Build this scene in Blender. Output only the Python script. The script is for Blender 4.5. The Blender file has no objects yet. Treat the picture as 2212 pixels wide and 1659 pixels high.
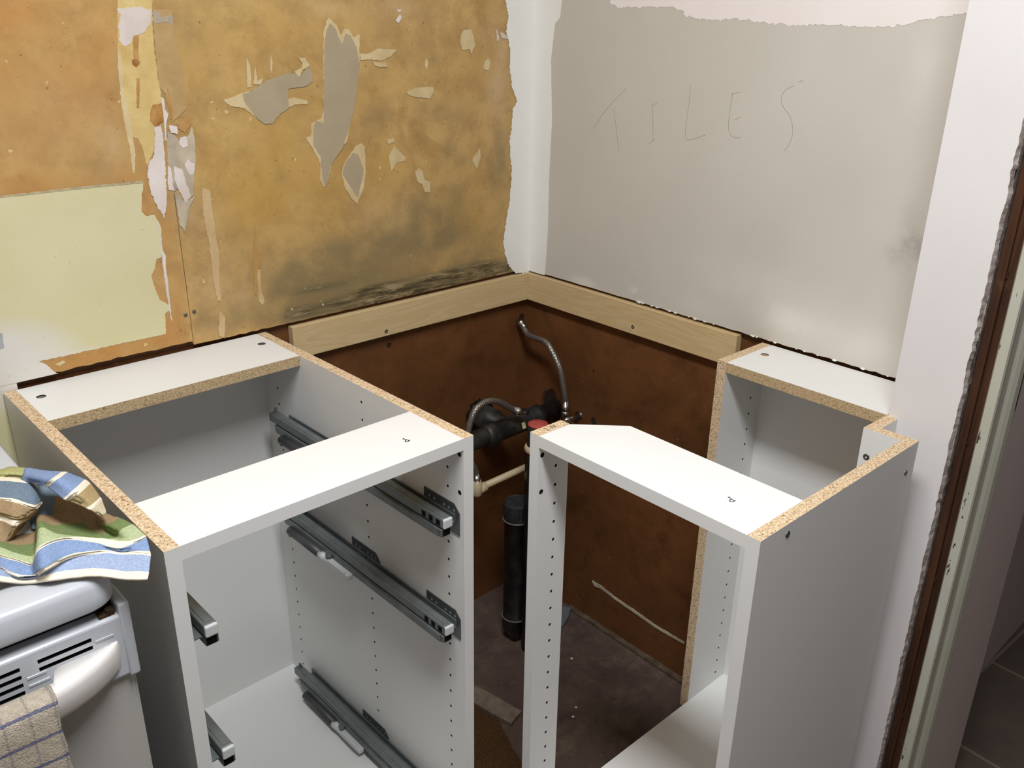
import bpy, bmesh, math, random
from mathutils import Vector, Matrix, noise
random.seed(7)
SC=bpy.context.scene; COL=SC.collection
R=math.radians
# ---------------------------------------------------------------- camera, light, exposure
def lin(c): c=c/255.0; return c/12.92 if c<=.04045 else ((c+.055)/1.055)**2.4
def rgb(r,g,b,k=1.0): return (min(lin(r)*k,1),min(lin(g)*k,1),min(lin(b)*k,1),1)
cam_d=bpy.data.cameras.new('camera'); cam=bpy.data.objects.new('camera',cam_d); COL.objects.link(cam)
CF=1898.59; cam_d.sensor_fit='HORIZONTAL'; cam_d.sensor_width=36; cam_d.lens=36*CF/2212; cam_d.clip_start=.02
yw,pt_,rl=-.753354,-.389624,.015923
Fv=Vector((-math.sin(yw)*math.cos(pt_),math.cos(yw)*math.cos(pt_),math.sin(pt_)))
Rv=Vector((math.cos(yw),math.sin(yw),0)); Uv=Rv.cross(Fv)
R2=Rv*math.cos(rl)+Uv*math.sin(rl); U2=-Rv*math.sin(rl)+Uv*math.cos(rl)
cam.matrix_world=Matrix(((R2.x,U2.x,-Fv.x,-1.43551),(R2.y,U2.y,-Fv.y,-1.479194),(R2.z,U2.z,-Fv.z,1.41999),(0,0,0,1)))
SC.camera=cam
vs=SC.view_settings; vs.view_transform='Standard'; vs.look='None'; vs.gamma=1; vs.use_curve_mapping=False; vs.exposure=0.0
w=bpy.data.worlds.new('world'); SC.world=w; w.use_nodes=True
w.node_tree.nodes['Background'].inputs[0].default_value=(.75,.8,.9,1); w.node_tree.nodes['Background'].inputs[1].default_value=.03
def area(name,loc,size,power,col,rot=(0,0,0),shape='SQUARE',sy=None):
    l=bpy.data.lights.new(name,'AREA'); l.energy=power; l.size=size; l.color=col; l.shape=shape
    if sy: l.size_y=sy
    o=bpy.data.objects.new(name,l); o.location=loc; o.rotation_euler=rot; COL.objects.link(o); return o
area('ceiling_lamp_light',(-1.15,-1.22,2.325),.28,36.8,(.975,.985,1.0),shape='RECTANGLE',sy=.9)
# ---------------------------------------------------------------- node helpers
class M_:
    def __init__(s,name,rough=.5,spec=.5,metal=0):
        s.m=bpy.data.materials.new(name); s.m.use_nodes=True; s.n=s.m.node_tree.nodes; s.l=s.m.node_tree.links
        s.b=s.n['Principled BSDF']; s.b.inputs['Roughness'].default_value=rough; s.b.inputs['Metallic'].default_value=metal
        s.b.inputs['Specular IOR Level'].default_value=spec
        s.tc=s.n.new('ShaderNodeTexCoord')
    def coord(s,scale=(1,1,1),kind='Object',rot=(0,0,0)):
        mp=s.n.new('ShaderNodeMapping'); mp.inputs['Scale'].default_value=scale; mp.inputs['Rotation'].default_value=rot
        s.l.new(s.tc.outputs[kind],mp.inputs[0]); return mp.outputs[0]
    def noise(s,scale,detail=4,rough=.55,vec=None,dist=0):
        t=s.n.new('ShaderNodeTexNoise'); t.inputs['Scale'].default_value=scale; t.inputs['Detail'].default_value=detail
        t.inputs['Roughness'].default_value=rough; t.inputs['Distortion'].default_value=dist
        s.l.new(vec if vec else s.coord(),t.inputs['Vector']); return t.outputs['Fac']
    def voro(s,scale,vec=None,out='Color',feat='F1'):
        t=s.n.new('ShaderNodeTexVoronoi'); t.inputs['Scale'].default_value=scale; t.feature=feat
        s.l.new(vec if vec else s.coord(),t.inputs['Vector']); return t.outputs[out]
    def ramp(s,fac,stops,interp='LINEAR'):
        r=s.n.new('ShaderNodeValToRGB'); r.color_ramp.interpolation=interp; e=r.color_ramp.elements
        while len(e)<len(stops): e.new(.5)
        for k,(p,c) in enumerate(stops):
            e[k].position=p; e[k].color=c if isinstance(c,tuple) else (c,c,c,1)
        s.l.new(fac,r.inputs[0]); return r.outputs[0]
    def mix(s,fac,a,b,mode='MIX'):
        m=s.n.new('ShaderNodeMix'); m.data_type='RGBA'; m.blend_type=mode
        for sock,v in ((m.inputs[0],fac),(m.inputs[6],a),(m.inputs[7],b)):
            if hasattr(v,'is_linked') or hasattr(v,'links'): s.l.new(v,sock)
            else: sock.default_value=v
        return m.outputs[2]
    def math(s,op,a,b=0,clamp=False):
        m=s.n.new('ShaderNodeMath'); m.operation=op; m.use_clamp=clamp
        for sock,v in ((m.inputs[0],a),(m.inputs[1],b)):
            if hasattr(v,'links'): s.l.new(v,sock)
            else: sock.default_value=v
        return m.outputs[0]
    def col(s,v):
        if hasattr(v,'links'): s.l.new(v,s.b.inputs['Base Color'])
        else: s.b.inputs['Base Color'].default_value=v
        return s
    def bump(s,h,strength=.3,dist=.002):
        b=s.n.new('ShaderNodeBump'); b.inputs['Strength'].default_value=strength; b.inputs['Distance'].default_value=dist
        s.l.new(h,b.inputs['Height']); s.l.new(b.outputs[0],s.b.inputs['Normal']); return s
    def attr(s,name):
        a=s.n.new('ShaderNodeAttribute'); a.attribute_name=name; return a
def speckle(name,c1,c2,scale=60,rough=.8,bump=.15,spec=.2,scale2=900,k=1.0):
    m=M_(name,rough,spec); a=m.noise(scale,5); f=m.noise(scale2,2)
    c=m.mix(m.ramp(a,[(.35,0),(.65,1)]),rgb(*c1,k=k),rgb(*c2,k=k))
    c=m.mix(.12,c,m.ramp(f,[(.3,(.2,.2,.2,1)),(.7,(1,1,1,1))]),'OVERLAY')
    m.col(c).bump(m.noise(scale*4,4),bump,.001); return m.m
def plain(name,c,rough=.5,metal=0,spec=.5,k=1.0,bumps=0):
    m=M_(name,rough,spec,metal); f=m.noise(40,3)
    m.col(m.mix(m.math('MULTIPLY',f,.18),rgb(*c,k=k),rgb(*[x*.8 for x in c],k=k)))
    if bumps: m.bump(m.noise(300,3),bumps,.001)
    return m.m
WK=1.02
MAT={}
# white melamine
m=M_('white_melamine',.38,.4); m.col(m.mix(m.ramp(m.noise(3,2),[(.3,0),(.7,1)]),(.775,.775,.755,1),(.75,.755,.74,1))).bump(m.noise(700,2),.03,.0005); MAT['mel']=m.m
# chipboard
def chip(name,base,dark,light,amt):
    m=M_(name,.85,.1)
    v=m.coord((1,1,1.3)); n1=m.noise(330,4,.7,v); n2=m.noise(520,3,.7,v); n3=m.noise(300,4,.7,v,.4)
    c=m.mix(m.ramp(n1,[(.42,0),(.58,1)]),rgb(*[x*.93 for x in base]),rgb(*light))
    c=m.mix(m.math('MULTIPLY',m.ramp(n2,[(.52,0),(.66,1)]),.45),c,rgb(*[(x+y)/2 for x,y in zip(base,dark)]))
    c=m.mix(m.ramp(n3,[(.66-amt,0),(.70-amt,.85)]),c,rgb(*dark))
    m.col(c).bump(n1,.5,.001); return m.m
MAT['chip']=chip('raw_chipboard_edge',(206,178,140),(120,88,58),(230,208,176),.10)
MAT['chipd']=chip('darker_chipboard_edge',(186,160,120),(88,66,42),(206,184,146),.07)  # darker chipboard tone for the rear rail fronts
m=M_('dark_hole',.9,.1); m.col(rgb(52,42,34)); MAT['hole']=m.m
# left wall scraped hardboard with glue residue
m=M_('scraped_glue_stained_board',.62,.25)
at=m.attr('stain_and_bounce'); sp=m.n.new('ShaderNodeSeparateColor'); m.l.new(at.outputs['Color'],sp.inputs[0])
big=m.noise(5,5,.6); mid=m.noise(22,6,.62); fine=m.noise(160,5,.65); grain=m.noise(1100,2,.6)
c=m.mix(m.ramp(big,[(.32,0),(.68,1)]),rgb(180,147,92,k=WK),rgb(197,164,106,k=WK))
c=m.mix(m.ramp(mid,[(.42,0),(.70,.8)]),c,rgb(160,128,82,k=WK))
c=m.mix(m.math('MULTIPLY',m.ramp(m.noise(8,7,.75,None,.6),[(.52,0),(.66,1)]),.5),c,rgb(150,116,66,k=WK))
def am(ch,lo,hi,nz,s0=1.0):
    x=m.math('MULTIPLY',ch,m.ramp(nz,[(lo,0),(hi,1)])); return m.math('MULTIPLY',x,s0,True)
nb=m.noise(38,8,.75,m.coord((1,1,1.6)))
c=m.mix(am(sp.outputs[1],.2,.7,m.noise(9,4),.75),c,rgb(186,146,70,k=WK))
c=m.mix(am(at.outputs['Alpha'],.15,.7,m.noise(12,5),.9),c,rgb(180,128,70,k=WK))
c=m.mix(am(sp.outputs[2],.3,.65,m.noise(14,6,.7),.75),c,rgb(204,178,140,k=WK))
st=m.noise(1,8,.72,m.coord((9,9,75)))
c=m.mix(am(sp.outputs[0],.15,.55,m.noise(11,7,.68),.9),c,rgb(132,116,82,k=WK))
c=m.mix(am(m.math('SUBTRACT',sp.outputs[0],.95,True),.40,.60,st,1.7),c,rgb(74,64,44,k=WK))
c=m.mix(am(m.math('SUBTRACT',sp.outputs[0],1.0,True),.50,.60,m.noise(1,8,.75,m.coord((16,16,110))),1.5),c,rgb(168,150,112,k=WK))
c=m.mix(am(sp.outputs[0],.60,.70,m.noise(70,8,.8,m.coord((1,1,2))),.6),c,rgb(78,64,42,k=WK))
c=m.mix(m.math('MULTIPLY',m.ramp(m.noise(17,7,.8),[(.56,0),(.72,1)]),.35),c,rgb(132,100,56,k=WK))
c=m.mix(m.math('MULTIPLY',m.ramp(m.noise(95,3,.5),[(.70,0),(.76,1)]),.7),c,rgb(110,78,42,k=WK))
c=m.mix(m.math('MULTIPLY',m.ramp(m.noise(60,2,.5),[(.735,0),(.76,1)]),.6),c,rgb(226,200,150,k=WK))
c=m.mix(.16,c,m.ramp(grain,[(.3,(.25,.25,.25,1)),(.7,(.85,.85,.85,1))]),'OVERLAY')
m.col(c).bump(m.mix(.5,m.noise(45,6,.6),fine),.22,.0015); MAT['lwall']=m.m
def paper(name,c1,c2,sc=30,rough=.85,bump=.25): MAT[name]=speckle(name,c1,c2,sc,rough,bump,k=WK)
paper('tape',(210,186,128),(196,166,104)); paper('palepaper',(210,190,148),(196,174,130)); paper('tapegrey',(184,156,112),(172,142,94))
paper('greysmear',(196,182,158),(160,148,130),25); paper('filler',(222,212,206),(205,192,182),14,.8,.5); paper('rust',(136,86,42),(186,142,84),45)
paper('stainbrown',(168,126,74),(186,146,92),50); paper('stainbrown2',(176,136,78),(180,142,84),50); paper('greyedge',(190,178,146),(160,146,112),70)
paper('blotch',(160,164,166),(176,180,180),30); paper('palestreak',(200,174,132),(190,160,114),30)
paper('board',(172,157,130),(164,150,123),18,.9,.12)
m=M_('white_skim_coat',.75,.25); m.col(m.mix(m.ramp(m.noise(7,5,.6),[(.35,0),(.65,1)]),rgb(240,240,236),rgb(236,236,230))).bump(m.noise(24,6),.25,.0015); MAT['skim']=m.m
m=M_('thin_white_skim',.75,.25); m.col(m.mix(m.ramp(m.noise(6,4,.6),[(.35,0),(.65,1)]),rgb(240,234,232),rgb(236,229,226))).bump(m.noise(24,6),.12,.001); MAT['skim2']=m.m
# cream paint with whitened patch
m=M_('cream_paint',.55,.35); 
def near(m,c,sc):
    mp=m.n.new('ShaderNodeMapping'); mp.inputs['Scale'].default_value=sc; mp.inputs['Location'].default_value=tuple(-a*b for a,b in zip(c,sc)); m.l.new(m.tc.outputs['Object'],mp.inputs[0])
    v=m.n.new('ShaderNodeVectorMath'); v.operation='LENGTH'; m.l.new(mp.outputs[0],v.inputs[0]); return m.math('SUBTRACT',1,v.outputs['Value'],True)
f=m.math('MULTIPLY',m.math('MAXIMUM',near(m,(-1.15,0,.915),(6.5,0,11)),near(m,(-1.08,0,.892),(8,0,25))),m.math('ADD',m.noise(12,5),.4)); f=m.ramp(f,[(.1,0),(.5,1)])
c=m.mix(m.ramp(m.noise(6,4),[(.35,0),(.65,1)]),rgb(212,206,166,k=WK),rgb(206,198,156,k=WK)); c=m.mix(f,c,rgb(216,212,204,k=WK))
c=m.mix(m.math('MULTIPLY',m.ramp(m.noise(120,2,.5),[(.70,0),(.76,1)]),.5),c,rgb(186,176,136,k=WK))
m.col(c).bump(m.noise(160,5,.6),.12,.0015); MAT['cream']=m.m
# right wall plasterboard
m=M_('bare_plasterboard',.82,.2); at=m.attr('stain_and_bounce'); sp=m.n.new('ShaderNodeSeparateColor'); m.l.new(at.outputs['Color'],sp.inputs[0])
c=m.mix(m.ramp(m.noise(4,3),[(.3,0),(.7,1)]),rgb(204,200,190),rgb(198,194,184))
c=m.mix(m.math('MULTIPLY',sp.outputs[1],m.ramp(m.noise(18,5,.6),[(.2,.4),(.6,1)]),True),c,rgb(226,224,216))  # paler tone, with the bounced light painted into the colour
c=m.mix(m.math('MULTIPLY',sp.outputs[0],m.ramp(m.noise(30,6,.7),[(.35,.1),(.65,.75)]),True),c,rgb(128,120,120,k=WK))
c=m.mix(.08,c,m.ramp(m.noise(900,2),[(.3,(.25,.25,.25,1)),(.7,(.85,.85,.85,1))]),'OVERLAY')
m.col(c).bump(m.noise(300,4),.06,.001); MAT['rwall']=m.m
m=M_('white_wall_paint',.7,.25); m.col(m.mix(m.ramp(m.noise(5,3),[(.3,0),(.7,1)]),rgb(222,219,218,k=WK),rgb(216,213,213,k=WK))).bump(m.noise(250,4),.08,.001); MAT['white']=m.m
m=M_('pencil',.6,.2); m.col(rgb(158,152,140)); MAT['pencil']=m.m
m=M_('black_marker',.6,.2); m.col(rgb(20,20,22)); MAT['ink']=m.m
# brown hardboard
m=M_('old_brown_hardboard',.5,.35)
a=m.noise(3.5,6,.65,m.coord((1,1,1.2))); b=m.noise(14,7,.7)
c=m.mix(m.ramp(a,[(.3,0),(.7,1)]),rgb(82,52,28),rgb(122,78,44))
c=m.mix(m.ramp(b,[(.5,0),(.75,.7)]),c,rgb(64,38,18))
c=m.mix(m.math('MULTIPLY',m.ramp(m.noise(40,8,.8),[(.62,0),(.72,1)]),.35),c,rgb(150,104,64))
c=m.mix(m.math('MULTIPLY',m.ramp(m.noise(130,2,.5),[(.74,0),(.78,1)]),.7),c,rgb(170,140,104))
c=m.mix(.2,c,m.ramp(m.noise(800,2),[(.3,(.2,.2,.2,1)),(.7,(.9,.9,.9,1))]),'OVERLAY')
m.col(c).bump(m.noise(60,5),.1,.001); MAT['hard']=m.m
# pine batten
def wood(name,a_,b_,axis,k=1.0,sc=1.0):
    m=M_(name,.6,.25); s=[26*sc]*3; s[axis]=2.2*sc
    n1=m.noise(1,3,.5,m.coord(tuple(s)),1.6); wv=m.ramp(m.math('FRACT',m.math('MULTIPLY',n1,6)),[(0,0),(.55,.8),(.9,1),(1,0)])
    c=m.mix(wv,rgb(*a_,k=k),rgb(*b_,k=k)); s2=[420]*3; s2[axis]=14
    c=m.mix(.1,c,m.ramp(m.noise(1,3,.6,m.coord(tuple(s2))),[(.3,(.3,.3,.3,1)),(.7,(.8,.8,.8,1))]),'OVERLAY')
    c=m.mix(m.math('MULTIPLY',m.ramp(m.noise(1,2,.5,m.coord(tuple(x*.45 for x in s))),[(.60,0),(.66,1)]),.4),c,rgb(204,152,98,k=k))
    m.col(c).bump(m.noise(1,3,.6,m.coord(tuple(s2))),.1,.0005); return m.m
MAT['pineX']=wood('pine_along_x',(207,184,142),(199,173,128),0); MAT['pineY']=wood('pine_along_y',(207,184,142),(199,173,128),1)
m=M_('exposed_dark_stud',.75,.2); s=m.coord((60,60,4)); c=m.mix(m.ramp(m.noise(1,5,.6,s),[(.35,0),(.65,1)]),rgb(44,27,17),rgb(80,50,32))
c=m.mix(m.math('MULTIPLY',m.ramp(m.noise(9,5),[(.58,0),(.68,1)]),.6),c,rgb(104,78,58)); m.col(c).bump(m.noise(1,4,.6,s),.4,.002); MAT['stud']=m.m
MAT['plas']=speckle('broken_plaster_edge',(176,166,160),(130,116,108),90,.95,.6)
# painted door frame with chips
m=M_('chipped_frame_paint',.45,.4); c=m.mix(m.ramp(m.noise(8,4),[(.3,0),(.7,1)]),rgb(188,187,174),rgb(178,178,160))
sx=m.n.new('ShaderNodeSeparateXYZ'); m.l.new(m.tc.outputs['Object'],sx.inputs[0]); c=m.mix(m.math('MULTIPLY',m.math('GREATER_THAN',m.noise(90,4,.6,m.coord((1,1,.35))),.64),m.math('GREATER_THAN',sx.outputs[1],-1.110)),c,rgb(70,60,52)); m.col(c).bump(m.noise(60,4),.15,.001); MAT['frame']=m.m
MAT['jamb']=plain('door_jamb_paint',(214,200,196),.4,k=1.0)
# floors
m=M_('dirty_vinyl_floor',.7,.3)
c=m.mix(m.ramp(m.noise(5,6,.7),[(.35,0),(.65,1)]),rgb(74,58,54),rgb(98,82,72))
c=m.mix(m.ramp(m.noise(13,9,.78),[(.5,0),(.72,.65)]),c,rgb(124,108,92))
c=m.mix(m.math('MULTIPLY',m.ramp(m.noise(30,6,.7),[(.6,0),(.75,1)]),.6),c,rgb(52,38,38))
c=m.mix(m.ramp(m.noise(150,2,.5),[(.745,0),(.77,.8)]),c,rgb(190,180,168))
m.col(c).bump(m.noise(40,6),.3,.002); MAT['floor']=m.m
m=M_('worn_brown_underlay',.95,.1); c=m.mix(m.ramp(m.noise(260,5,.7),[(.35,0),(.65,1)]),rgb(66,48,32),rgb(112,86,56)); c=m.mix(.4,c,m.ramp(m.noise(10,4),[(.3,rgb(120,100,90)),(.7,rgb(220,200,180))]),'MULTIPLY'); m.col(c).bump(m.noise(400,4),.8,.003); MAT['underlay']=m.m
m=M_('hall_floor_tiles',.45,.4); br=m.n.new('ShaderNodeTexBrick'); br.offset=0; m.l.new(m.coord((1,1,1),rot=(0,0,R(3))),br.inputs[0]); br.inputs['Scale'].default_value=1; br.inputs['Brick Width'].default_value=.33; br.inputs['Row Height'].default_value=.33; br.inputs['Mortar Size'].default_value=.004
br.inputs['Color1'].default_value=rgb(92,82,78); br.inputs['Color2'].default_value=rgb(114,104,94); br.inputs['Mortar'].default_value=rgb(150,135,125)
m.col(m.mix(.5,br.outputs[0],m.ramp(m.noise(8,6,.7),[(.3,rgb(130,120,125)),(.7,rgb(235,225,220))]),'MULTIPLY')); MAT['tile']=m.m
# metals and plastics
m=M_('zinc_steel',.42,.5,.45); m.col(m.mix(m.ramp(m.noise(40,4),[(.3,0),(.7,1)]),rgb(122,128,128),rgb(106,112,112))); MAT['zinc']=m.m
m=M_('dark_steel_plate',.42,.5,.7); m.col(rgb(112,116,118)); MAT['plate']=m.m
m=M_('chrome',.22,.5,1.0); m.col(rgb(190,190,186)); MAT['chrome']=m.m
MAT['screw']=plain('screw_steel',(120,118,112),.35,.9)
MAT['wplast']=plain('translucent_white_plastic',(214,218,218),.35,k=.9); MAT['dplast']=plain('dark_grey_plastic',(66,66,68),.45)
m=M_('dusty_black_pipe',.5,.4); c=m.mix(m.ramp(m.noise(18,6,.7),[(.45,0),(.7,1)]),rgb(30,29,28),rgb(70,66,60)); m.col(c).bump(m.noise(90,4),.1,.001); MAT['pipe']=m.m
m=M_('black_plastic_trap',.3,.5); m.col(m.mix(m.ramp(m.noise(25,5),[(.5,0),(.75,1)]),rgb(22,22,23),rgb(48,46,44))); MAT['trap']=m.m
m=M_('red_cap',.6,.3); m.col(m.mix(m.ramp(m.noise(200,3),[(.4,0),(.7,1)]),rgb(168,70,64),rgb(190,92,86))).bump(m.noise(500,2),.4,.001); MAT['red']=m.m
MAT['creampl']=plain('aged_cream_pvc',(196,180,146),.45)
MAT['tag']=plain('cream_sticker',(206,200,150),.6)
m=M_('braided_steel_hose',.35,.5,.7); ch=m.n.new('ShaderNodeTexWave'); ch.wave_type='BANDS'; ch.bands_direction='DIAGONAL'; ch.inputs['Scale'].default_value=1; m.l.new(m.coord((6,90,1),'UV'),ch.inputs[0])
ch2=m.n.new('ShaderNodeTexWave'); ch2.bands_direction='DIAGONAL'; ch2.inputs['Scale'].default_value=1; m.l.new(m.coord((-6,90,1),'UV'),ch2.inputs[0])
mx=m.mix(.5,ch.outputs[0],ch2.outputs[0]); m.col(m.mix(m.ramp(mx,[(.3,0),(.7,1)]),rgb(84,78,72),rgb(170,164,156))).bump(mx,.5,.001); MAT['hose']=m.m
m=M_('white_enamel',.16,.5); m.col(rgb(190,194,200)); m.bump(m.noise(4,2),.03,.002); MAT['enamel']=m.m
MAT['enamel2']=plain('white_handle_plastic',(228,224,220),.4)
MAT['ovenpanel']=plain('white_oven_door',(188,187,181),.3)
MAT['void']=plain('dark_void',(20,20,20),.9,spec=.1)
MAT['rustmetal']=speckle('rusty_hinge_metal',(70,50,36),(40,30,24),200,.9)
def cloth(name,wscale,bump):
    m=M_(name,.95,.1); at=m.attr('Col'); n_=m.noise(420,3,.6)
    m.col(m.mix(.3,at.outputs['Color'],m.ramp(n_,[(.3,(.2,.2,.2,1)),(.7,(.85,.85,.85,1))]),'OVERLAY'))
    wx=m.n.new('ShaderNodeTexWave'); wx.inputs['Scale'].default_value=wscale; m.l.new(m.coord((1,1,0),'UV'),wx.inputs[0])
    m.bump(m.mix(.5,wx.outputs[0],n_),bump,.0012); return m.m
MAT['cloth']=cloth('striped_cotton_weave',60,.4)
# terry towel: looped pile with blue and grey check lines placed by the cloth's own uv
m=M_('terry_check',.97,.05); uv=m.n.new('ShaderNodeSeparateXYZ'); m.l.new(m.tc.outputs['UV'],uv.inputs[0])
jag=m.math('MULTIPLY',m.math('SUBTRACT',m.noise(330,2),.5),.003)
def line(ax,pitch,off,wd):
    x=m.math('ADD',uv.outputs[ax],jag); x=m.math('FRACT',m.math('DIVIDE',m.math('ADD',x,off),pitch)); return m.math('LESS_THAN',x,wd/pitch)
c=m.mix(m.ramp(m.noise(150,4,.7),[(.3,0),(.7,1)]),rgb(220,208,190),rgb(190,178,158))
c=m.mix(m.math('MULTIPLY',line(0,.0225,.0,.0022),.5),c,rgb(150,142,144))
c=m.mix(m.math('MULTIPLY',line(1,.0295,.0,.0036),.75),c,rgb(78,92,140))
m.col(c).bump(m.noise(520,3,.7),1.0,.004); MAT['terry']=m.m
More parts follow.
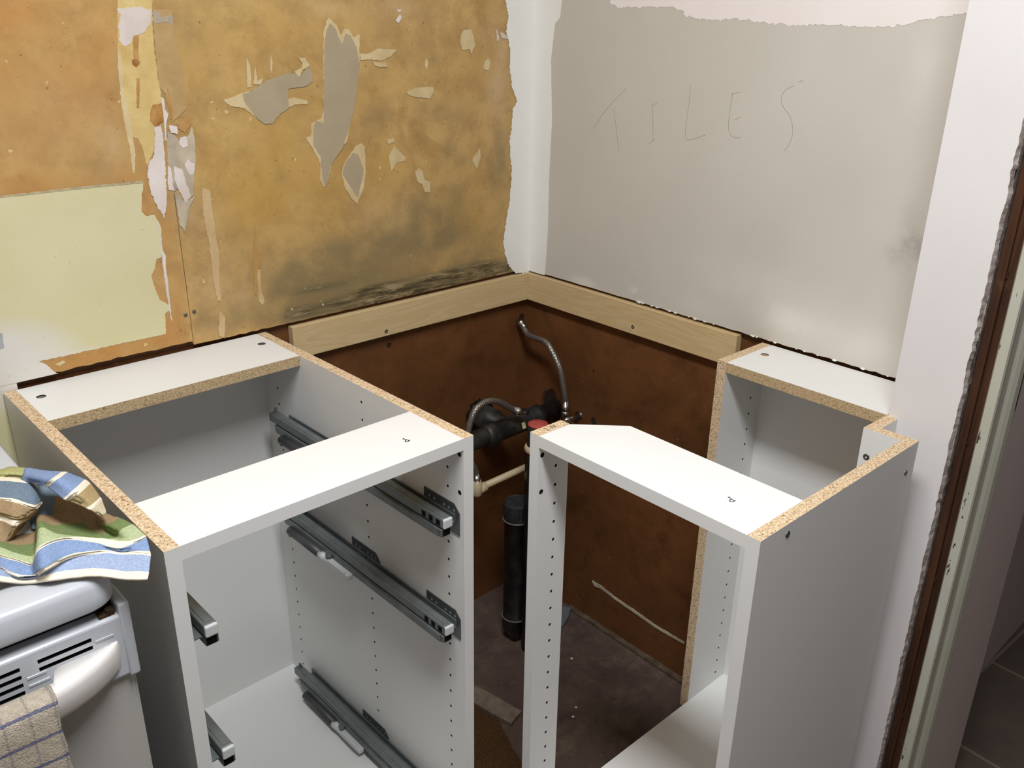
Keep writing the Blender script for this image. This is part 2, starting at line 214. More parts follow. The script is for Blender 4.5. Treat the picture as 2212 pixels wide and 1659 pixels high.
# ---- traced outlines on the walls (metres along wall, height), soft stains and painted bounce light, towel folds
LEFT_PATCHES=[('tape',0.0012,1,[(-0.8871,1.4564),(-0.8347,1.4581),(-0.8402,1.4112),(-0.8435,1.3702),(-0.8428,1.3306),(-0.8417,1.3021),(-0.8431,1.2829),(-0.8589,1.2523),(-0.8646,1.2208),(-0.8795,1.1972),(-0.8836,1.2296),(-0.888,1.242),(-0.9003,1.2429),(-0.9033,1.2717),(-0.9056,1.3046),(-0.9032,1.3436),(-0.8992,1.3773)]),
('palepaper',0.0012,1,[(-0.8992,1.3773),(-0.8952,1.3728),(-0.9001,1.309),(-0.895,1.2617),(-0.896,1.2134),(-0.9012,1.1868),(-0.9045,1.1896),(-0.9026,1.2188),(-0.9054,1.2576),(-0.9056,1.3046),(-0.9032,1.3436)]),
('tapegrey',0.0012,1,[(-0.8373,1.4314),(-0.8062,1.432),(-0.8071,1.4069),(-0.805,1.3652),(-0.8019,1.3295),(-0.803,1.281),(-0.8291,1.2627),(-0.8335,1.3066),(-0.8423,1.3164),(-0.8421,1.354),(-0.8394,1.4112)]),
('greysmear',0.0015,2,[(-0.8375,1.4303),(-0.8256,1.4272),(-0.8278,1.4204),(-0.8062,1.423),(-0.8074,1.4081),(-0.8188,1.4137),(-0.8377,1.4112)]),
('filler',0.0025,2,[(-0.8934,1.4303),(-0.867,1.4341),(-0.8385,1.4314),(-0.8408,1.4157),(-0.8509,1.4043),(-0.8531,1.3975),(-0.8707,1.393),(-0.8786,1.3806),(-0.8894,1.3795),(-0.8943,1.3863),(-0.8929,1.4106),(-0.8889,1.4217)]),
('rust',0.001,2,[(-0.8807,1.358),(-0.8733,1.3595),(-0.8685,1.3555),(-0.8709,1.351),(-0.875,1.3476),(-0.8804,1.3523)]),
('rust',0.001,2,[(-0.8572,1.2908),(-0.8431,1.2926),(-0.84,1.2779),(-0.8445,1.2636),(-0.8582,1.2571),(-0.8656,1.2672),(-0.8623,1.2815)]),
('stainbrown',0.001,2,[(-0.8155,1.2669),(-0.7997,1.266),(-0.7983,1.256),(-0.8105,1.2442),(-0.82,1.2523)]),
('stainbrown',0.001,2,[(-0.8301,1.316),(-0.8271,1.3063),(-0.8265,1.2821),(-0.8262,1.265),(-0.831,1.2677),(-0.8323,1.2872)]),
('stainbrown',0.001,2,[(-0.8774,1.3315),(-0.872,1.3314),(-0.879,1.287),(-0.8827,1.2872)]),
('stainbrown',0.001,2,[(-0.873,1.3941),(-0.8645,1.3941),(-0.8698,1.3578),(-0.8783,1.358)]),
('filler',0.0022,3,[(-0.8596,1.256),(-0.849,1.259),(-0.8469,1.2466),(-0.8494,1.2096),(-0.852,1.1719),(-0.8555,1.1363),(-0.8633,1.1085),(-0.869,1.1249),(-0.8753,1.136),(-0.8801,1.157),(-0.8809,1.1873),(-0.8762,1.2019),(-0.8676,1.2086),(-0.8613,1.2353)]),
('filler',0.0006,3,[(-0.8417,1.3021),(-0.8383,1.2996),(-0.8388,1.2827),(-0.8339,1.2752),(-0.8397,1.2609),(-0.8429,1.234),(-0.8447,1.2341),(-0.8426,1.2684)]),
('greysmear',0.0015,2,[(-0.8388,1.2485),(-0.8292,1.243),(-0.82,1.2324),(-0.8029,1.2412),(-0.7971,1.2546),(-0.7948,1.2306),(-0.7983,1.1925),(-0.8032,1.1749),(-0.8089,1.1414),(-0.8254,1.1301),(-0.8327,1.1571),(-0.8413,1.1528),(-0.8501,1.1563),(-0.8459,1.1967),(-0.8421,1.2339)]),
('filler',0.0015,3,[(-0.8349,1.2581),(-0.8223,1.2549),(-0.8226,1.2425),(-0.834,1.2458)]),
('filler',0.0015,3,[(-0.8194,1.2373),(-0.8085,1.2391),(-0.8078,1.2239),(-0.8176,1.2209),(-0.8228,1.2276)]),
('filler',0.0015,3,[(-0.8358,1.1933),(-0.8233,1.1871),(-0.8187,1.1608),(-0.813,1.1419),(-0.8241,1.13),(-0.8311,1.1491),(-0.8376,1.1705)]),
('filler',0.0015,3,[(-0.8121,1.2014),(-0.7996,1.1926),(-0.8029,1.1774),(-0.8113,1.1756),(-0.8174,1.1916)]),
('filler',0.0012,3,[(-0.8454,1.1967),(-0.8417,1.1887),(-0.8408,1.1528),(-0.8495,1.155),(-0.8494,1.1717)]),
('greysmear',0.0012,2,[(-0.8413,1.1528),(-0.8251,1.1327),(-0.8048,1.141),(-0.8183,1.1214),(-0.8316,1.083),(-0.8383,1.0946),(-0.8398,1.124)]),
('cream',0.0012,1,[(-1.2197,1.1677),(-1.1007,1.1709),(-0.9902,1.1729),(-0.8893,1.173),(-0.8989,1.1246),(-0.878,1.1168),(-0.8705,1.0949),(-0.8735,1.0635),(-0.8761,1.045),(-0.8856,1.0439),(-0.8921,1.0261),(-0.8988,1.0164),(-0.8953,0.9939),(-0.8901,0.9735),(-0.8743,0.9592),(-0.8754,0.951),(-0.8842,0.9471),(-0.8878,0.9109),(-1.0088,0.9107),(-1.093,0.9108),(-1.083,0.9016),(-1.0775,0.8921),(-1.0675,0.8814),(-1.1216,0.8794),(-1.1269,0.8755),(-1.1361,0.8748),(-1.1566,0.8727),(-1.2815,0.875)]),
('greyedge',0.0008,2,[(-1.2185,1.173),(-1.1003,1.1734),(-0.9898,1.1752),(-0.8891,1.1742),(-0.8904,1.1708),(-0.9904,1.1715),(-1.1008,1.1707),(-1.2192,1.1698)]),
('stainbrown',0.001,2,[(-0.8942,1.1571),(-0.8806,1.1531),(-0.8764,1.1373),(-0.8789,1.1195),(-0.8924,1.116),(-0.8987,1.1258)]),
('filler',0.0008,2,[(-0.8754,1.1165),(-0.8733,1.0554),(-0.8692,1.0466),(-0.8724,1.0227),(-0.8721,0.9951),(-0.8744,0.928),(-0.8756,0.9397),(-0.8769,0.9905),(-0.8761,1.045)]),
('blotch',0.0005,2,[(-1.1546,0.9756),(-1.1385,0.9695),(-1.1358,0.9664),(-1.1378,0.9439),(-1.1435,0.9427),(-1.1606,0.9442)]),
('palestreak',0.0015,1,[(-0.7921,1.154),(-0.7789,1.1473),(-0.7784,1.1042),(-0.7752,1.0345),(-0.7798,0.9955),(-0.7808,0.9493),(-0.7881,0.9508),(-0.7913,0.9975),(-0.7906,1.0509),(-0.7952,1.1063)]),
('palestreak',0.0015,1,[(-0.7872,0.933),(-0.7769,0.919),(-0.7831,0.8783),(-0.7927,0.8866)]),
('stainbrown2',0.0008,1,[(-0.7012,1.0803),(-0.7035,1.029),(-0.7006,0.9964),(-0.7055,0.9943),(-0.712,0.9479),(-0.7166,0.9488),(-0.7102,1.0243)]),
('palestreak',0.0008,1,[(-0.7068,0.9975),(-0.6994,0.9933),(-0.7014,0.9579),(-0.6976,0.933),(-0.7016,0.9247),(-0.7085,0.9352)]),
('palepaper',0.0012,1,[(-1.0714,0.9),(-1.0589,0.9037),(-1.0547,0.8999),(-1.065,0.8957)]),
('board',0.0015,2,[(-0.7012,1.3016),(-0.6894,1.3037),(-0.6741,1.3108),(-0.6583,1.3206),(-0.643,1.3253),(-0.615,1.3323),(-0.5933,1.3331),(-0.5843,1.329),(-0.5738,1.3419),(-0.5645,1.3391),(-0.563,1.3179),(-0.5764,1.3103),(-0.5955,1.3083),(-0.6144,1.3063),(-0.6161,1.2879),(-0.6142,1.2745),(-0.6336,1.2648),(-0.6504,1.2498),(-0.6626,1.2492),(-0.6738,1.2564),(-0.6895,1.2755),(-0.6997,1.2888)]),
('palepaper',0.0012,1,[(-0.7376,1.293),(-0.704,1.3017),(-0.6891,1.3063),(-0.689,1.2806),(-0.6793,1.2607),(-0.7008,1.2786),(-0.7234,1.2822)]),
('palepaper',0.0012,1,[(-0.6222,1.2881),(-0.6033,1.2913),(-0.5785,1.2863),(-0.5758,1.2795),(-0.6044,1.2794),(-0.6237,1.2723)]),
('palepaper',0.0008,1,[(-0.6878,1.359),(-0.6819,1.3464),(-0.6843,1.3112),(-0.6915,1.3114)]),
('palepaper',0.0008,1,[(-0.6733,1.3463),(-0.6715,1.321),(-0.6608,1.3258),(-0.6647,1.3157),(-0.6794,1.3161)]),
('palepaper',0.0006,1,[(-0.6422,1.3635),(-0.6399,1.3508),(-0.6431,1.3304),(-0.645,1.3407)]),
('palepaper',0.0015,3,[(-0.5896,1.3578),(-0.5756,1.3576),(-0.5688,1.3444),(-0.5803,1.3394),(-0.5908,1.3265),(-0.5994,1.3346),(-0.5832,1.3421),(-0.5825,1.3499)]),
('palepaper',0.0018,1,[(-0.523,1.4248),(-0.5046,1.4095),(-0.4991,1.3938),(-0.49,1.407),(-0.4801,1.4044),(-0.4726,1.3912),(-0.4569,1.3979),(-0.46,1.3751),(-0.4616,1.348),(-0.4806,1.2654),(-0.4981,1.2096),(-0.5203,1.1882),(-0.5353,1.1693),(-0.5485,1.13),(-0.5553,1.1292),(-0.5617,1.1429),(-0.5588,1.1714),(-0.5716,1.198),(-0.586,1.2213),(-0.5744,1.2233),(-0.5726,1.2453),(-0.5491,1.2536),(-0.544,1.2685),(-0.535,1.4015)]),
('board',0.0012,2,[(-0.5205,1.4146),(-0.5083,1.4043),(-0.5028,1.3885),(-0.4967,1.3806),(-0.4889,1.3978),(-0.4791,1.3952),(-0.4668,1.3751),(-0.4616,1.348),(-0.4695,1.3041),(-0.481,1.2598),(-0.4954,1.2237),(-0.5094,1.196),(-0.5279,1.1774),(-0.5391,1.1639),(-0.5486,1.1285),(-0.5535,1.1305),(-0.5566,1.1569),(-0.5577,1.1856),(-0.5709,1.2063),(-0.5684,1.2368),(-0.5625,1.2502),(-0.5465,1.2437),(-0.5398,1.3226),(-0.5348,1.3755),(-0.5296,1.4015)]),
('palepaper',0.0015,1,[(-0.4651,1.2029),(-0.4584,1.1951),(-0.4594,1.1477),(-0.4667,1.1154),(-0.4829,1.0883),(-0.4947,1.1003),(-0.5092,1.1229),(-0.5143,1.15),(-0.506,1.1697),(-0.4891,1.1872),(-0.4778,1.1994)]),
('board',0.0012,2,[(-0.4856,1.1869),(-0.4753,1.1817),(-0.4691,1.1665),(-0.4644,1.1542),(-0.4693,1.1337),(-0.4755,1.1193),(-0.4804,1.0987),(-0.4902,1.1149),(-0.5031,1.1341),(-0.5126,1.1498),(-0.5043,1.1695)]),
('palepaper',0.0012,1,[(-0.2078,1.4062),(-0.1892,1.4063),(-0.183,1.3916),(-0.1788,1.3767),(-0.1851,1.3677),(-0.1894,1.3588),(-0.1935,1.3693),(-0.2122,1.3679),(-0.2182,1.3827),(-0.216,1.3974)]),
('palepaper',0.001,1,[(-0.1424,1.3522),(-0.1367,1.3429),(-0.1422,1.3275),(-0.1575,1.3309),(-0.1532,1.3431)]),
('palepaper',0.0012,1,[(-0.4027,1.1728),(-0.3905,1.1929),(-0.3722,1.1764),(-0.3629,1.1665),(-0.3651,1.1605),(-0.3844,1.1591),(-0.3984,1.1435),(-0.4015,1.1576)]),
('palepaper',0.0012,1,[(-0.3303,1.1435),(-0.3206,1.1347),(-0.317,1.1185),(-0.3009,1.1121),(-0.3035,1.0915),(-0.3157,1.0928),(-0.3234,1.1096),(-0.3352,1.1172),(-0.3405,1.1366)]),
('palepaper',0.001,1,[(-0.1659,1.1697),(-0.1637,1.1498),(-0.1748,1.1277),(-0.188,1.1453),(-0.1792,1.1577)]),
('palepaper',0.0006,1,[(-0.3063,1.3557),(-0.3007,1.3454),(-0.305,1.331),(-0.3098,1.3398)]),
('palepaper',0.001,1,[(-0.3562,1.2916),(-0.333,1.2996),(-0.2901,1.2997),(-0.2884,1.2892),(-0.2986,1.2776),(-0.3336,1.282),(-0.3488,1.2855)]),
('filler',0.0008,1,[(-0.3767,1.4215),(-0.3654,1.4326),(-0.362,1.4272),(-0.3697,1.4161)]),
('filler',0.0006,1,[(-0.3723,1.4406),(-0.3614,1.4408),(-0.3653,1.4353),(-0.3706,1.4366)]),
('filler',0.0008,1,[(-0.1211,1.4083),(-0.1121,1.3916),(-0.1142,1.384),(-0.1187,1.3856)]),
('filler',0.0012,1,[(-0.1101,1.4023),(-0.0945,1.3978),(-0.0877,1.3886),(-0.1055,1.3916)]),
('palepaper',0.0012,1,[(-0.4607,1.3629),(-0.4435,1.3628),(-0.4184,1.3721),(-0.3753,1.3691),(-0.3904,1.3581),(-0.4124,1.35),(-0.4405,1.3531),(-0.458,1.352)]),
('palepaper',0.0012,2,[(-0.4337,1.3503),(-0.4197,1.3473),(-0.4018,1.347),(-0.4004,1.3386),(-0.4165,1.3389),(-0.4288,1.3419)]),
('palepaper',0.0008,1,[(-0.4087,1.2047),(-0.3879,1.2077),(-0.3902,1.1989),(-0.4034,1.1969)]),
('skim',0.003,2,[(-0.1002,1.4816),(-0.0956,1.464),(-0.0885,1.4342),(-0.0923,1.4008),(-0.0806,1.3701),(-0.0822,1.3357),(-0.0745,1.2911),(-0.0576,1.2613),(-0.0713,1.2456),(-0.075,1.1963),(-0.0793,1.1799),(-0.0763,1.1459),(-0.0709,1.1113),(-0.0769,1.0491),(-0.0858,1.0077),(-0.0947,0.9549),(-0.0894,0.9285),(-0.0791,0.9009),(-0.074,0.893),(-0.0537,0.8748),(-0.0219,0.8686),(-0.0348,1.4837)])]
RIGHT_PATCHES=[('skim',0.0008,1,[(-0.0131,1.49),(0.0946,1.4883),(0.0958,1.4656),(0.0916,1.4311),(0.0773,1.4193),(0.0684,1.3476),(0.0771,1.2242),(0.0735,1.0937),(0.0751,0.9802),(0.0696,0.8757),(0.0075,0.8675)]),
('skim2',0.0035,1,[(0.2253,1.4863),(0.2296,1.4647),(0.2328,1.4574),(0.2542,1.452),(0.3827,1.4517),(0.4063,1.4483),(0.4168,1.4365),(0.4668,1.4301),(0.518,1.4321),(0.5596,1.4292),(0.6076,1.4255),(0.6311,1.4221),(0.7111,1.4245),(0.7794,1.4224),(0.8117,1.4228),(0.8416,1.4302),(0.859,1.4345),(0.9323,1.4442),(0.9257,1.4757)])]
PENCIL=[[(0.2006,1.2183),(0.237,1.2613),(0.2874,1.3051)],[(0.2546,1.2606),(0.2646,1.2241),(0.2751,1.1813)],[(0.3531,1.2792),(0.3586,1.2477),(0.3613,1.2098)],[(0.3521,1.2735),(0.3672,1.2828)],[(0.3513,1.2018),(0.368,1.2143)],[(0.4417,1.3176),(0.4413,1.28),(0.4388,1.2397),(0.4413,1.2251),(0.4481,1.2195),(0.4862,1.2324)],[(0.536,1.3109),(0.5341,1.2763),(0.5338,1.2552),(0.5388,1.2398),(0.5504,1.2339),(0.5631,1.2358)],[(0.5322,1.3073),(0.5507,1.3125)],[(0.5443,1.2638),(0.5572,1.2705)],[(0.6728,1.3354),(0.6706,1.3378),(0.6634,1.3355)],[(0.6567,1.3297),(0.6407,1.3206),(0.6357,1.3072),(0.6408,1.2944),(0.6567,1.2791),(0.6638,1.2632),(0.6656,1.2467),(0.6618,1.2329),(0.6536,1.2218)]]
MOULD=[(-0.5015,0.9809,0.1993,0.0552,0.45),(-0.6075,0.9617,0.0942,0.0536,0.35),(-0.2143,0.9553,0.1262,0.0615,0.3),(-0.7101,0.9085,0.0781,0.0265,0.4),(-0.5745,0.9927,0.0739,0.0314,0.6),(-0.628,0.9562,0.0612,0.0224,0.5),(-0.2777,1.0352,0.0711,0.0391,0.9),(-0.3378,1.0717,0.0487,0.0284,0.5),(-0.3761,0.9998,0.1373,0.0383,0.7),(-0.3037,0.9891,0.0772,0.0179,0.9),(-0.5045,0.9339,0.1763,0.0264,0.6),(-0.3803,0.8933,0.2099,0.022,1.3),(-0.2415,0.897,0.1703,0.0209,1.3),(-0.132,0.8907,0.0891,0.0196,1.2),(-0.6336,0.8926,0.0621,0.0165,0.7),(-0.4621,0.8968,0.0707,0.0214,0.9),(-0.1065,1.1361,0.0307,0.0691,0.7),(-0.2968,1.2577,0.031,0.0249,0.35),(-0.2306,1.2407,0.0325,0.0275,0.5),(-0.2502,1.1722,0.0176,0.0224,0.6),(-0.2327,1.0741,0.0261,0.0343,0.5),(-0.421,1.2508,0.0271,0.0171,0.5),(-0.444,1.222,0.028,0.0214,0.4),(-0.6389,1.1533,0.0169,0.0115,0.5),(-0.2828,1.3495,0.0141,0.0086,0.5),(-0.1602,0.9257,0.0718,0.0265,0.5),(-0.7829,0.9148,0.0454,0.0172,0.5),(-0.815,0.939,0.0173,0.0334,0.4),(-0.8386,1.4183,0.0147,0.0133,0.0),(-0.7835,1.4122,0.0124,0.0239,0.45),(-0.8314,1.3642,0.0059,0.0408,0.3),(-0.7038,1.3036,0.0119,0.0075,0.3),(-0.2127,1.1453,0.0181,0.0115,0.35),(-0.5464,0.9509,0.0992,0.0185,0.7)]
GOLD=[(-0.6873,1.1295,0.1133,0.0958,0.8),(-0.6047,1.2202,0.1183,0.0952,0.6),(-0.624,1.4066,0.1499,0.051,0.5),(-0.3755,1.2916,0.1394,0.0592,0.3),(-0.2137,1.0269,0.0675,0.0599,0.9),(-0.5568,1.0888,0.1055,0.0518,0.6),(-0.4035,1.1618,0.0687,0.0531,0.6),(-0.7418,1.3343,0.0668,0.0644,0.6),(-0.7459,1.2301,0.0511,0.06,0.4)]
PALE=[(-0.1151,1.2821,0.0337,0.0742,0.9),(-0.0962,1.3561,0.0188,0.0365,0.7),(-0.1068,1.156,0.0194,0.0589,0.6),(-0.3692,1.4409,0.0659,0.02,0.6),(-0.5111,1.4381,0.0589,0.0151,0.5),(-0.8038,1.0298,0.0517,0.0955,0.5),(-0.8242,1.1291,0.0243,0.0458,0.4),(-0.9314,1.2289,0.0214,0.0416,0.5),(-0.1358,1.4103,0.0323,0.0352,0.4),(-0.7427,0.9508,0.0558,0.0426,0.4),(-0.4203,1.0442,0.0699,0.0462,0.3),(-0.985,1.2806,0.0968,0.0592,0.2)]
ORANGE=[(-1.0604,1.1847,0.1067,0.0134,1.2),(-1.0006,1.3787,0.1063,0.0986,0.25),(-1.0453,1.4033,0.0618,0.0601,0.4),(-0.8677,0.9243,0.0421,0.0329,0.6),(-1.0125,0.8991,0.1409,0.0196,0.9),(-0.8469,0.9875,0.0124,0.0482,0.5),(-0.8562,1.0703,0.0144,0.0464,0.7),(-0.924,1.3652,0.0137,0.052,0.5),(-0.1863,1.3302,0.0773,0.0535,0.3),(-0.967,1.1821,0.0569,0.0085,0.7),(-0.8832,1.3102,0.0087,0.1339,0.4),(-0.0832,1.3744,0.0108,0.0543,0.4)]
RSTAIN=[(0.9085,1.0949,0.0205,0.0324,0.9),(0.8767,1.0812,0.0152,0.0147,0.5),(0.893,1.1368,0.0146,0.0356,0.35),(0.6716,1.1409,0.2133,0.1541,0.0)]
RPALE_BOUNCE=[(0.704,0.9269,0.0465,0.0239,1.0),(0.6385,0.9735,0.1479,0.0428,0.3),(0.8406,0.9197,0.1114,0.0401,0.45),(0.193,0.8846,0.0343,0.0127,0.9),(0.341,0.9019,0.0128,0.006,0.9),(0.4981,0.9039,0.0665,0.0187,0.3),(0.8744,1.3646,0.0275,0.0516,0.3)]  # pale wall tones, partly light bounced off the white rail top, painted in
TOWEL={'low':[[(-1.318,-0.555,0.891),(-1.315,-0.547,0.893),(-1.311,-0.532,0.897),(-1.311,-0.532,0.899),(-1.308,-0.524,0.904),(-1.307,-0.523,0.906),(-1.305,-0.513,0.907),(-1.3,-0.491,0.902),(-1.294,-0.449,0.885)],[(-1.308,-0.577,0.891),(-1.306,-0.57,0.893),(-1.302,-0.557,0.897),(-1.301,-0.557,0.899),(-1.298,-0.549,0.904),(-1.298,-0.548,0.906),(-1.295,-0.539,0.907),(-1.291,-0.517,0.902),(-1.283,-0.475,0.885)],[(-1.303,-0.587,0.891),(-1.301,-0.58,0.893),(-1.297,-0.57,0.897),(-1.297,-0.571,0.899),(-1.294,-0.561,0.904),(-1.293,-0.561,0.906),(-1.29,-0.55,0.907),(-1.285,-0.529,0.902),(-1.278,-0.486,0.885)],[(-1.291,-0.599,0.89),(-1.289,-0.593,0.892),(-1.289,-0.596,0.896),(-1.288,-0.592,0.895),(-1.282,-0.576,0.9),(-1.282,-0.574,0.902),(-1.279,-0.566,0.903),(-1.273,-0.54,0.898),(-1.263,-0.493,0.884)],[(-1.278,-0.609,0.889),(-1.276,-0.603,0.891),(-1.276,-0.607,0.895),(-1.275,-0.598,0.891),(-1.271,-0.587,0.896),(-1.27,-0.587,0.898),(-1.265,-0.574,0.899),(-1.255,-0.537,0.894),(-1.242,-0.49,0.883)],[(-1.266,-0.625,0.895),(-1.265,-0.617,0.897),(-1.265,-0.614,0.901),(-1.269,-0.625,0.911),(-1.264,-0.597,0.916),(-1.263,-0.594,0.918),(-1.252,-0.559,0.919),(-1.247,-0.535,0.914),(-1.234,-0.471,0.889)],[(-1.248,-0.631,0.893),(-1.246,-0.62,0.895),(-1.241,-0.605,0.899),(-1.242,-0.607,0.905),(-1.238,-0.584,0.91),(-1.238,-0.582,0.912),(-1.24,-0.571,0.913),(-1.235,-0.543,0.908),(-1.222,-0.477,0.887)],[(-1.225,-0.646,0.892),(-1.222,-0.635,0.894),(-1.214,-0.614,0.898),(-1.214,-0.611,0.901),(-1.213,-0.602,0.906),(-1.212,-0.596,0.908),(-1.214,-0.568,0.897),(-1.205,-0.526,0.892),(-1.195,-0.473,0.886)],[(-1.207,-0.665,0.89),(-1.203,-0.654,0.892),(-1.194,-0.63,0.896),(-1.193,-0.623,0.897),(-1.198,-0.622,0.902),(-1.194,-0.612,0.904),(-1.188,-0.587,0.893),(-1.191,-0.535,0.888),(-1.187,-0.48,0.884)],[(-1.198,-0.676,0.891),(-1.194,-0.664,0.893),(-1.184,-0.641,0.897),(-1.183,-0.636,0.899),(-1.182,-0.628,0.904),(-1.181,-0.625,0.906),(-1.184,-0.598,0.907),(-1.187,-0.568,0.902),(-1.182,-0.496,0.885)],[(-1.191,-0.681,0.891),(-1.186,-0.673,0.893),(-1.175,-0.652,0.897),(-1.173,-0.647,0.899),(-1.168,-0.626,0.904),(-1.168,-0.623,0.906),(-1.17,-0.594,0.907),(-1.173,-0.564,0.902),(-1.173,-0.512,0.885)]],'lobe':[[(-1.237,-0.443,0.923),(-1.233,-0.442,0.93),(-1.224,-0.412,0.923)],[(-1.232,-0.467,0.93),(-1.228,-0.477,0.94),(-1.214,-0.44,0.928)],[(-1.227,-0.499,0.936),(-1.219,-0.512,0.948),(-1.197,-0.461,0.928)],[(-1.225,-0.508,0.938),(-1.216,-0.522,0.95),(-1.193,-0.466,0.928)],[(-1.223,-0.555,0.942),(-1.21,-0.555,0.95),(-1.184,-0.497,0.928)],[(-1.219,-0.557,0.94),(-1.206,-0.559,0.946),(-1.182,-0.507,0.926)],[(-1.206,-0.567,0.93),(-1.197,-0.565,0.932),(-1.183,-0.538,0.922)],[(-1.203,-0.57,0.928),(-1.195,-0.565,0.928),(-1.183,-0.543,0.92)],[(-1.194,-0.568,0.916),(-1.191,-0.569,0.916),(-1.188,-0.567,0.915)]],'mid':[[(-1.273,-0.391,0.919),(-1.278,-0.415,0.926),(-1.288,-0.461,0.929),(-1.29,-0.467,0.928),(-1.295,-0.487,0.924),(-1.298,-0.494,0.919),(-1.299,-0.496,0.914),(-1.307,-0.516,0.899)],[(-1.251,-0.41,0.919),(-1.257,-0.435,0.926),(-1.268,-0.481,0.929),(-1.269,-0.485,0.928),(-1.275,-0.503,0.924),(-1.275,-0.502,0.919),(-1.277,-0.504,0.914),(-1.286,-0.528,0.899)],[(-1.239,-0.426,0.92),(-1.245,-0.453,0.928),(-1.256,-0.501,0.93),(-1.258,-0.507,0.929),(-1.264,-0.524,0.924),(-1.265,-0.523,0.919),(-1.268,-0.526,0.914),(-1.275,-0.523,0.899)],[(-1.228,-0.446,0.92),(-1.231,-0.462,0.924),(-1.243,-0.509,0.922),(-1.244,-0.511,0.919),(-1.247,-0.511,0.914),(-1.251,-0.508,0.909),(-1.255,-0.503,0.904),(-1.263,-0.502,0.894)],[(-1.224,-0.446,0.916),(-1.226,-0.46,0.916),(-1.228,-0.478,0.909),(-1.231,-0.479,0.904),(-1.236,-0.481,0.899),(-1.24,-0.482,0.897),(-1.246,-0.482,0.894),(-1.258,-0.495,0.892)]],'back':[[(-1.273,-0.387,0.916),(-1.272,-0.389,0.922),(-1.264,-0.346,0.909)],[(-1.251,-0.405,0.916),(-1.25,-0.408,0.922),(-1.242,-0.366,0.909)],[(-1.241,-0.414,0.916),(-1.241,-0.41,0.922),(-1.232,-0.367,0.909)],[(-1.23,-0.428,0.916),(-1.229,-0.424,0.922),(-1.219,-0.381,0.909)],[(-1.221,-0.434,0.916),(-1.221,-0.431,0.922),(-1.212,-0.39,0.909)],[(-1.214,-0.438,0.916),(-1.215,-0.439,0.922),(-1.207,-0.399,0.909)]],'inn':[[(-1.213,-0.38,0.892),(-1.237,-0.436,0.89),(-1.248,-0.5,0.89)],[(-1.205,-0.396,0.892),(-1.226,-0.456,0.89),(-1.241,-0.506,0.89)],[(-1.197,-0.428,0.892),(-1.218,-0.478,0.89),(-1.23,-0.516,0.89)],[(-1.19,-0.466,0.892),(-1.207,-0.503,0.89),(-1.222,-0.535,0.89)],[(-1.185,-0.492,0.892),(-1.197,-0.526,0.89),(-1.211,-0.556,0.89)],[(-1.182,-0.524,0.892),(-1.187,-0.55,0.89),(-1.191,-0.574,0.89)]]}
# ---------------------------------------------------------------- mesh helpers
def new_bm(): return bmesh.new()
def box(bm,lo,hi,mi=0,faces=None,bev=0,seg=2):
    """faces: dict of face key ('-x','+x',...) to material index"""
    x0,y0,z0=lo; x1,y1,z1=hi
    v=[bm.verts.new(p) for p in ((x0,y0,z0),(x1,y0,z0),(x1,y1,z0),(x0,y1,z0),(x0,y0,z1),(x1,y0,z1),(x1,y1,z1),(x0,y1,z1))]
    F={'-z':(0,3,2,1),'+z':(4,5,6,7),'-y':(0,1,5,4),'+x':(1,2,6,5),'+y':(2,3,7,6),'-x':(3,0,4,7)}
    fs=[]
    for k,ix in F.items():
        f=bm.faces.new([v[i] for i in ix]); f.material_index=(faces or {}).get(k,mi); fs.append(f)
    if bev:
        es=list({e for f in fs for e in f.edges}); r=bmesh.ops.bevel(bm,geom=es,offset=bev,segments=seg,profile=.5,affect='EDGES',clamp_overlap=True,material=-1)
    return fs
def ring_frame(p0,p1,up=None):
    d=(p1-p0).normalized(); a=Vector((0,0,1)) if abs(d.z)<.9 else Vector((1,0,0)); u=d.cross(a).normalized(); return u,d.cross(u).normalized()
def cyl(bm,p0,p1,r0,r1=None,n=24,mi=0,cap=True,smooth=True):
    p0,p1=Vector(p0),Vector(p1); r1=r0 if r1 is None else r1; u,w_=ring_frame(p0,p1)
    A=[];B=[]
    for i in range(n):
        a=2*math.pi*i/n; o=u*math.cos(a)+w_*math.sin(a); A.append(bm.verts.new(p0+o*r0)); B.append(bm.verts.new(p1+o*r1))
    for i in range(n):
        f=bm.faces.new((A[i],A[(i+1)%n],B[(i+1)%n],B[i])); f.smooth=smooth; f.material_index=mi
    if cap:
        f=bm.faces.new(A[::-1]); f.material_index=mi; f=bm.faces.new(B); f.material_index=mi
def lathe(bm,c,prof,axis=(0,0,1),n=28,mi=0):
    """prof: (radius, distance along axis)"""
    c=Vector(c); ax=Vector(axis).normalized(); u,w_=ring_frame(Vector((0,0,0)),ax); rings=[]
    for r,h in prof:
        rings.append([bm.verts.new(c+ax*h+(u*math.cos(2*math.pi*i/n)+w_*math.sin(2*math.pi*i/n))*max(r,1e-5)) for i in range(n)])
    for a,b in zip(rings,rings[1:]):
        for i in range(n):
            f=bm.faces.new((a[i],a[(i+1)%n],b[(i+1)%n],b[i])); f.smooth=True; f.material_index=mi
    bm.faces.new(rings[0][::-1]).material_index=mi; bm.faces.new(rings[-1]).material_index=mi
def catmull(P,per=10):
    P=[Vector(p) for p in P]; Q=[P[0]*2-P[1]]+P+[P[-1]*2-P[-2]]; out=[]
    for i in range(1,len(Q)-2):
        for k in range(per):
            t=k/per; a,b,c,d=Q[i-1],Q[i],Q[i+1],Q[i+2]
            out.append(.5*((2*b)+(c-a)*t+(2*a-5*b+4*c-d)*t*t+(3*b-3*c+d-a)*t**3))
    out.append(P[-1]); return out
